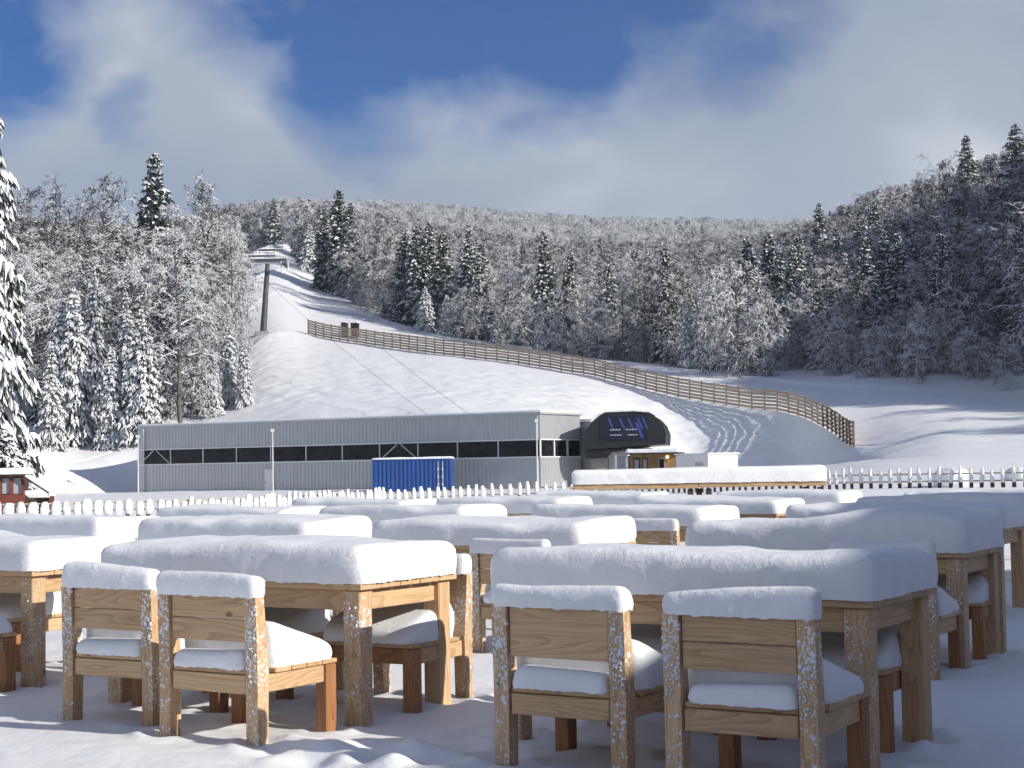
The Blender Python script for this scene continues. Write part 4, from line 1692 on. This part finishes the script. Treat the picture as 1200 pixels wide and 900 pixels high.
PROTO['birch1'] = (*make_broadleaf(241, 12, .28, 18, .15, .5, 1.0, bark='bark_pale', snow_p=.8, trunk_r=.012, lean=2.4, tw_r=.026), 12.0)
PROTO['slim0'] = (*make_broadleaf(250, 20, .17, 30, .18, .75, .6, snow_p=.74, trunk_r=.0085, tw_r=.026), 20.0)
PROTO['slim1'] = (*make_broadleaf(251, 20, .15, 30, .12, .7, .7, snow_p=.74, trunk_r=.008, tw_r=.026), 20.0)

CROWN_OF = {}
trng = random.Random(77)


def tree(kind, px, d, top_py, label, wide=1.0, group='trees at the edge of the snowy woods', sink=0.0, rz=None):
    trunk, crown, hh = PROTO[kind]
    p = at(px, 450, d)
    z = gz(p.x, p.y) - sink
    topz = at(px, top_py, d).z
    s = max(.15, (topz - z) / hh)
    nm = 'spruce_tree' if 'spruce' in kind or kind == 'bush' else ('birch_tree' if 'birch' in kind else 'bare_tree')
    root = empty(nm, (p.x, p.y, z - .1), trng.uniform(0, 6.28) if rz is None else rz)
    root.scale = (s * wide, s * wide, s)
    link('trunk', trunk, root)
    c = link('crown', crown, root)
    CROWN_OF.setdefault(kind, c)
    tag(root, label, 'tree', group)
    return root


# left wood
tree('bigspruce', -26, 76, 40, 'huge snow-laden spruce cut by the left edge of the picture', rz=1.0, wide=.56)
tree('bush', -2, 50.0, 500, 'low snow-loaded spruce drooping over the red kiosk at the left edge', wide=1.25)
tree('spruce0', 182, 252, 178, 'tall dark spruce rising above the bare trees of the left wood', wide=1.1)
tree('snowspruce0', 86, 152, 338, 'slim white spruce, second from the big spruce at the left wood edge', wide=.8)
tree('snowspruce1', 110, 158, 313, 'tall narrow spruce with a snow tuft on its leader, left wood edge', wide=.62)
tree('snowspruce2', 131, 150, 405, 'small plump white spruce before the tufted spruce', wide=.85)
tree('snowspruce0', 166, 150, 362, 'snowy spruce with dark gaps between its branches, left of the trunked bare tree', wide=.95)
tree('snowspruce1', 252, 157, 412, 'small snowy spruce right of the bare tree with the visible trunk', wide=.85)
tree('snowspruce2', 286, 160, 398, 'small snowy spruce at the right corner of the left wood', wide=.75)
tree('snowspruce1', 60, 148, 400, 'low snowy spruce next to the huge left-edge spruce', wide=.9)
tree('slim0', 212, 152, 222, 'slender bare tree with its brown trunk showing down to the slope', wide=1.15)
tree('beech0', 234, 195, 206, 'broad frosted bare tree with a fan crown near the lift tower', wide=.62)
tree('beech1', 122, 235, 204, 'tall frosted beech on the skyline of the left wood')
tree('beech2', 62, 225, 226, 'frosted bare tree on the skyline beside the huge spruce')
tree('beech3', 22, 228, 222, 'frosted bare tree on the skyline behind the huge spruce tip')
tree('slim1', 270, 178, 235, 'thin frosted tree at the right side of the left wood', wide=.85)
tree('laden0', 277, 172, 325, 'low frosted tree leaning out towards the lift tower', wide=.42)
tree('laden1', 186, 172, 275, 'white-laced bare tree above the dark-gapped spruce')
tree('frost0', 160, 182, 300, 'white-laced bare tree behind the small plump spruce')
tree('frost1', 40, 170, 300, 'white-laced bare tree close to the huge left-edge spruce')
tree('spruce3', 100, 200, 300, 'darker spruce half hidden behind the tufted spruce', wide=.8)
tree('slim1', 232, 162, 290, 'thin frosted tree beside the brown-trunked one', wide=1.1)
tree('laden1', 248, 168, 320, 'bushy frosted tree low in the left wood near the piste', wide=.6)
tree('laden2', 224, 157, 385, 'short frosted bush at the foot of the brown-trunked tree', wide=.9)
tree('laden0', 105, 165, 380, 'short frosted bush between the white spruces of the left wood', wide=.9)
for (kd, px, d, top, wd, lab) in [
    ('snowspruce2', 72, 160, 352, .8, 'white spruce tucked behind the slim second one at the left'),
    ('snowspruce0', 148, 160, 342, .7, 'narrow snowy spruce between the tufted and the dark-gapped spruces'),
    ('snowspruce1', 190, 158, 395, .9, 'low snowy spruce left of the brown trunk'),
    ('spruce2', 140, 205, 288, .85, 'dark spruce in the upper middle of the left wood'),
    ('spruce1', 205, 210, 275, .8, 'dark spruce behind the brown-trunked tree'),
    ('snowspruce1', 236, 160, 398, .8, 'small white spruce just right of the brown trunk'),
    ('spruce3', 258, 200, 290, .7, 'dark spruce near the right side of the left wood'),
    ('snowspruce2', 268, 162, 375, .7, 'snowy spruce beside the one at the right corner of the left wood')]:
    tree(kd, px, d, top, lab, wd)
# middle wood
G2 = 'trees along the upper side of the piste'
M_LIST = [
    ('spruce1', 382, 318, 242, 1.0, 'left spruce of the tall dark trio at the top of the piste'),
    ('spruce0', 399, 320, 221, 1.0, 'tallest spruce of the dark trio at the top of the piste'),
    ('spruce3', 413, 312, 238, 1.0, 'right spruce of the dark trio at the top of the piste'),
    ('slim0', 432, 292, 240, 1.3, 'tall thin frosted tree right of the dark spruce trio'),
    ('beech1', 452, 282, 248, .9, 'frosted bare tree between the spruce trio and the spruce cluster'),
    ('spruce2', 476, 266, 268, .85, 'leftmost spruce of the cluster above the slatted fence'),
    ('spruce0', 490, 262, 264, .85, 'second spruce from the left in the cluster above the slatted fence'),
    ('spruce1', 505, 262, 258, .85, 'tallest spruce in the cluster above the slatted fence'),
    ('spruce3', 521, 256, 270, .9, 'right spruce of the cluster above the slatted fence'),
    ('snowspruce2', 525, 243, 345, 1.3, 'low spreading snowy spruce under the spruce cluster'),
    ('snowspruce0', 500, 248, 335, 1.3, 'low dark-based snowy spruce at the foot of the spruce cluster'),
    ('spruce2', 552, 250, 268, .8, 'spruce with a dark tip standing alone right of the cluster'),
    ('spruce0', 567, 246, 284, .8, 'spruce leaning close to the dark-tipped one above the fence'),
    ('laden1', 545, 240, 330, 1.0, 'frosted tree low between the cluster and the dark-tipped spruce'),
    ('frost0', 560, 256, 300, .9, 'white-frosted round tree behind the dark-tipped spruce'),
    ('frost1', 745, 230, 310, .9, 'white-frosted round tree behind the pair-stemmed one'),
    ('slim1', 572, 236, 300, 1.2, 'thin frosted tree with a dark stem above the fence'),
    ('snowspruce1', 584, 232, 358, 1.2, 'small white spruce at the snow edge, middle of the wood'),
    ('slim0', 600, 238, 300, 1.2, 'frosted pole-like tree above the middle of the fence'),
    ('laden2', 612, 232, 332, 1.0, 'round frosted tree above the middle of the fence'),
    ('spruce1', 640, 236, 270, .8, 'tall spruce with snowy tiers standing near the picture centre'),
    ('snowspruce0', 634, 226, 345, .7, 'slim snowy spruce in front of the tall centre spruce'),
    ('spruce3', 671, 238, 293, .75, 'shorter spruce right of the tall centre spruce'),
    ('laden0', 662, 224, 330, 1.0, 'frosted bush-like tree right of the tall centre spruce'),
    ('slim1', 690, 222, 300, 1.2, 'thin dark-stemmed frosted tree right of centre'),
    ('laden1', 700, 219, 345, 1.0, 'low frosted tree right of the dark-stemmed one'),
    ('spruce2', 717, 226, 298, .7, 'spruce with a white crown among bare trees right of centre'),
    ('slim0', 731, 217, 300, 1.1, 'pair-stemmed frosted tree with dark trunk right of centre'),
    ('beech3', 758, 215, 298, .9, 'bare frosted tree with ascending branches right of centre'),
    ('spruce1', 783, 214, 287, .75, 'spruce wrapped in bare branches right of centre'),
    ('beech0', 792, 209, 305, .8, 'wide frosted bare tree just left of the bright laden tree'),
    ('snowspruce2', 806, 204, 345, .6, 'narrow snowy spruce left of the bright laden tree'),
    ('snowspruce1', 822, 203, 338, .7, 'narrow snowy spruce with bright tip by the laden tree'),
    ('laden2', 836, 202, 345, .9, 'half-shaded frosted tree tucked beside the bright laden tree'),
    ('laden0', 868, 192, 292, 1.05, 'bright sunlit laden tree with arching white branches at the piste edge'),
    ('laden1', 893, 190, 330, .9, 'sunlit drooping tree at the corner where the wood turns dark'),
    ('spruce0', 879, 222, 276, .8, 'snow-tipped spruce behind the bright laden tree, left of a pair'),
    ('spruce3', 905, 220, 271, .85, 'snow-tipped spruce behind the bright laden tree, right of a pair'),
    ('spruce1', 918, 224, 292, .8, 'short spruce beside the pair behind the bright laden tree'),
]
for (kd, px, d, top, wd, lab) in M_LIST:
    tree(kd, px, d, top, lab, wd * (1.3 if kd.startswith('spruce') else 1.0), G2)
# right, shaded hillside
G3 = 'trees on the shaded hillside to the right'
R_LIST = [
    ('spruce1', 965, 262, 236, .8, 'lone dark spruce pointing above the skyline where the hill dips'),
    ('spruce0', 1141, 300, 157, .85, 'tallest dark spruce on the right skyline'),
    ('spruce2', 1199, 262, 145, .95, 'dark spruce on the skyline cut by the right edge'),
    ('spruce3', 1005, 275, 245, .75, 'small dark spruce on the skyline right of the lone one'),
    ('spruce0', 1030, 268, 236, .75, 'slim dark spruce on the skyline, middle of the right hill'),
    ('laden1', 958, 206, 330, 1.0, 'blue-shaded laden tree right of the bright laden tree'),
    ('laden2', 985, 186, 362, 1.0, 'dome-shaped shaded tree with drooping white twigs at the piste edge'),
    ('laden0', 1018, 200, 325, 1.0, 'shaded laden tree behind the dome-shaped one'),
    ('birch0', 1076, 172, 345, 1.15, 'bright leaning birch with curled frosted twigs before the dark hill'),
    ('laden1', 1045, 184, 365, .95, 'shaded laden tree left of the bright birch'),
    ('laden2', 1108, 182, 350, .95, 'shaded laden tree right of the bright birch'),
    ('laden0', 1140, 180, 335, 1.0, 'shaded laden tree between the two birches'),
    ('birch1', 1178, 166, 385, 1.0, 'pale leaning birch with a bare stem near the right edge'),
    ('laden1', 1195, 176, 380, .9, 'shaded frosted tree behind the pale birch at the right edge'),
    ('beech2', 1100, 258, 192, .85, 'broad bare beech on the skyline left of the tallest spruce'),
    ('beech0', 1062, 262, 235, .8, 'bare beech on the skyline right of the slim spruce'),
    ('beech3', 1168, 285, 195, .8, 'bare tree on the skyline between the two tall dark spruces'),
    ('laden0', 1075, 225, 290, 1.0, 'shaded laden tree half way up the right hill'),
    ('laden2', 1125, 228, 270, 1.0, 'shaded laden tree below the tallest dark spruce'),
    ('spruce0', 1090, 240, 248, .85, 'dark spruce standing half way up below the broad skyline beech'),
    ('spruce3', 1010, 215, 318, .95, 'dark drooping spruce above the dome-shaped shaded tree'),
    ('spruce1', 1155, 205, 318, 1.0, 'dark spruce above the gap between the two birches'),
    ('spruce2', 940, 212, 318, .9, 'dark spruce where the bright laden tree meets the shaded hill'),
    ('spruce1', 1184, 225, 262, .9, 'dark spruce near the right edge above the pale birch'),
    ('spruce2', 1048, 232, 300, .8, 'snowy spruce half way up the right hill'),
    ('laden1', 1170, 222, 290, 1.0, 'shaded laden tree above the pale birch'),
    ('laden0', 1000, 228, 290, 1.0, 'shaded laden tree below the small skyline spruce'),
]
for (kd, px, d, top, wd, lab) in R_LIST:
    tree(kd, px, d, top, lab, wd * (1.25 if kd.startswith('spruce') else 1.0), G3)

# ------------------------------------------------------------------ the mass of the woods behind
KINDS = ['beech0', 'beech1', 'beech2', 'beech3', 'laden0', 'laden1', 'laden2', 'slim0', 'spruce0', 'spruce1', 'spruce2', 'spruce3', 'snowspruce0', 'snowspruce2', 'frost0', 'frost1']
pts, scl, rot, idx = [], [], [], []
fr = np.random.RandomState(5)
lf = [np.interp(srow, np.arange(NFEAT), np.arange(NFEAT))]


def scatter(n, pxr, dr, hr, wts, keep=None, logd=True):
    w = np.array(wts, float)
    w /= w.sum()
    for _ in range(n):
        px = fr.uniform(*pxr)
        # even over the ground area
        d = math.sqrt(fr.uniform(dr[0] ** 2, dr[1] ** 2))
        if keep is not None and not keep(px, d):
            continue
        x = (px - 600) / FPX * d
        z = gz(x, d)
        k = fr.choice(len(KINDS), p=w)
        h = fr.uniform(*hr)
        pts.append((x, d, z - .15))
        s = h / PROTO[KINDS[k]][2]
        scl.append((s * fr.uniform(.9, 1.25), s * fr.uniform(.9, 1.25), s))
        rot.append((0, 0, fr.uniform(0, 6.28)))
        idx.append(int(k))


def edge_d(px):
    return np.interp(px, [-400, 0, 100, 200, 270, 300, 330, 362, 400, 450, 520, 600, 700, 800, 900, 1000, 1100, 1200, 1600, 3700],
                     [175, 158, 162, 164, 175, 190, 470, 350, 305, 268, 246, 236, 222, 206, 196, 182, 178, 174, 160, 150])


MIXL = [3, 3, 2, 3, 2, 2, 2, 3, 1.0, 1.0, 1.0, .8, .8, .8, 1.6, 1.6]
MIXF = [4, 4, 3, 4, 3, 3, 3, 2, 2.0, 2.0, 1.8, 1.8, .3, .3, .9, .9]
MIXR = [4, 4, 3, 4, 1.5, 1.5, 1.5, 1, 2.6, 2.6, 2.4, 2.4, 0, 0, 0, 0]
MIXD = [2, 2, 1, 2, 2, 2, 2, 0, .7, .7, .5, .5, 0, 0, 9, 9]
scatter(300, (-60, 262), (160, 330), (12, 17), MIXL, lambda px, d: d > edge_d(px) + 4)
scatter(800, (345, 935), (196, 420), (9, 13.5), MIXF, lambda px, d: edge_d(px) + 6 < d < edge_d(px) + 95)
scatter(640, (930, 1320), (180, 380), (10, 15.5), MIXR, lambda px, d: d > edge_d(px) + 5)
scatter(420, (1320, 2600), (95, 330), (13, 19), MIXL, lambda px, d: d > np.interp(px, [1320, 1600, 2600], [150, 120, 95]))
scatter(90, (1700, 3000), (92, 125), (13, 17), MIXL)
scatter(2600, (150, 1350), (560, 1000), (12, 18), MIXD, lambda px, d: not (270 < px < 352 and d < 520) and not (270 < px < 318 and 560 < d < 700))
scatter(3600, (150, 1350), (300, 700), (11, 16), MIXF, lambda px, d: d > edge_d(px) + 90 and not (270 < px < 352 and d < 520) and not (270 < px < 318 and 560 < d < 700))
scatter(7500, (200, 1250), (900, 2200), (13, 21), MIXD, lambda px, d: d < np.interp(px, [200, 300, 600, 750, 1250], [2000, 2200, 2100, 1700, 1500]))
scatter(700, (-500, 150), (300, 900), (12, 17), MIXF)
SHRUB = [0, 0, 0, 0, 3, 3, 3, .3, .5, .5, .5, .5, .6, .6, 1, 1]
scatter(330, (930, 1330), (150, 230), (3.5, 7.5), SHRUB, lambda px, d: edge_d(px) - 2 < d < edge_d(px) + 16)
scatter(900, (395, 935), (180, 330), (3.0, 6.5), SHRUB, lambda px, d: edge_d(px) - 1 < d < edge_d(px) + 14)
scatter(150, (20, 262), (150, 190), (3.0, 6.0), SHRUB, lambda px, d: edge_d(px) - 3 < d < edge_d(px) + 14)
scatter(900, (1235, 2000), (112, 260), (14, 19), MIXL, lambda px, d: d > np.interp(px, [1235, 1400, 1600, 2000], [168, 150, 130, 112]))
me = bpy.data.meshes.new('distant_forest')
me.vertices.add(len(pts))
me.vertices.foreach_set('co', np.array(pts, np.float32).ravel())
for nm, ty, data in (('tree_scale', 'FLOAT_VECTOR', scl), ('tree_rot', 'FLOAT_VECTOR', rot)):
    a = me.attributes.new(nm, ty, 'POINT')
    a.data.foreach_set('vector', np.array(data, np.float32).ravel())
a = me.attributes.new('tree_kind', 'INT', 'POINT')
a.data.foreach_set('value', np.array(idx, np.int32))
me.update()
forest = link('distant_forest', me)
tag(forest, 'dense frosted woodland covering the hillsides behind the front trees', 'woodland', kind='stuff')
ng = bpy.data.node_groups.new('forest', 'GeometryNodeTree')
ng.interface.new_socket('Geometry', in_out='INPUT', socket_type='NodeSocketGeometry')
ng.interface.new_socket('Geometry', in_out='OUTPUT', socket_type='NodeSocketGeometry')
gi = ng.nodes.new('NodeGroupInput')
go = ng.nodes.new('NodeGroupOutput')
g2i = ng.nodes.new('GeometryNodeGeometryToInstance')
for k in reversed(KINDS):        # the last link made comes first in the joined list
    oi = ng.nodes.new('GeometryNodeObjectInfo')
    oi.transform_space = 'ORIGINAL'
    oi.inputs['Object'].default_value = CROWN_OF[k]
    oi.inputs['As Instance'].default_value = False
    gti = ng.nodes.new('GeometryNodeGeometryToInstance')
    ng.links.new(oi.outputs['Geometry'], gti.inputs[0])
    ng.links.new(gti.outputs[0], g2i.inputs[0]) if False else None
    if 'jn' not in globals():
        jn = ng.nodes.new('GeometryNodeJoinGeometry')
    ng.links.new(gti.outputs[0], jn.inputs[0])
ng.nodes.remove(g2i)
iop = ng.nodes.new('GeometryNodeInstanceOnPoints')
iop.inputs['Pick Instance'].default_value = True


def nattr(name, ty):
    n_ = ng.nodes.new('GeometryNodeInputNamedAttribute')
    n_.data_type = ty
    n_.inputs['Name'].default_value = name
    return n_.outputs['Attribute']


ng.links.new(gi.outputs[0], iop.inputs['Points'])
ng.links.new(jn.outputs[0], iop.inputs['Instance'])
ng.links.new(nattr('tree_kind', 'INT'), iop.inputs['Instance Index'])
e2r = ng.nodes.new('FunctionNodeEulerToRotation')
ng.links.new(nattr('tree_rot', 'FLOAT_VECTOR'), e2r.inputs[0])
ng.links.new(e2r.outputs[0], iop.inputs['Rotation'])
ng.links.new(nattr('tree_scale', 'FLOAT_VECTOR'), iop.inputs['Scale'])
ng.links.new(iop.outputs[0], go.inputs[0])
md = forest.modifiers.new('forest', 'NODES')
md.node_group = ng

# ------------------------------------------------------------------ the misty air
HAZE = 0.00018
if HAZE:
    zmax = float(ZZ.max()) + 30
    b = MB()
    b.box(-3800, 3800, -110, 2260, -3, zmax)
    hz = link('haze', b.mesh('haze', []))
    mt, N = mat('haze')
    pv = N.n('ShaderNodeVolumePrincipled', {'Color': (0.70, 0.83, 1.0, 1), 'Density': HAZE, 'Anisotropy': 0.15})
    N.n('ShaderNodeOutputMaterial', {'Volume': pv.outputs[0]})
    hz.data.materials.append(mt)
    tag(hz, 'thin cold mist filling the valley air', 'haze', kind='stuff')
print('objects', len(bpy.data.objects), 'forest', len(pts), 'tris', sum(len(m_.loop_triangles) or len(m_.polygons) * 2 for m_ in bpy.data.meshes))
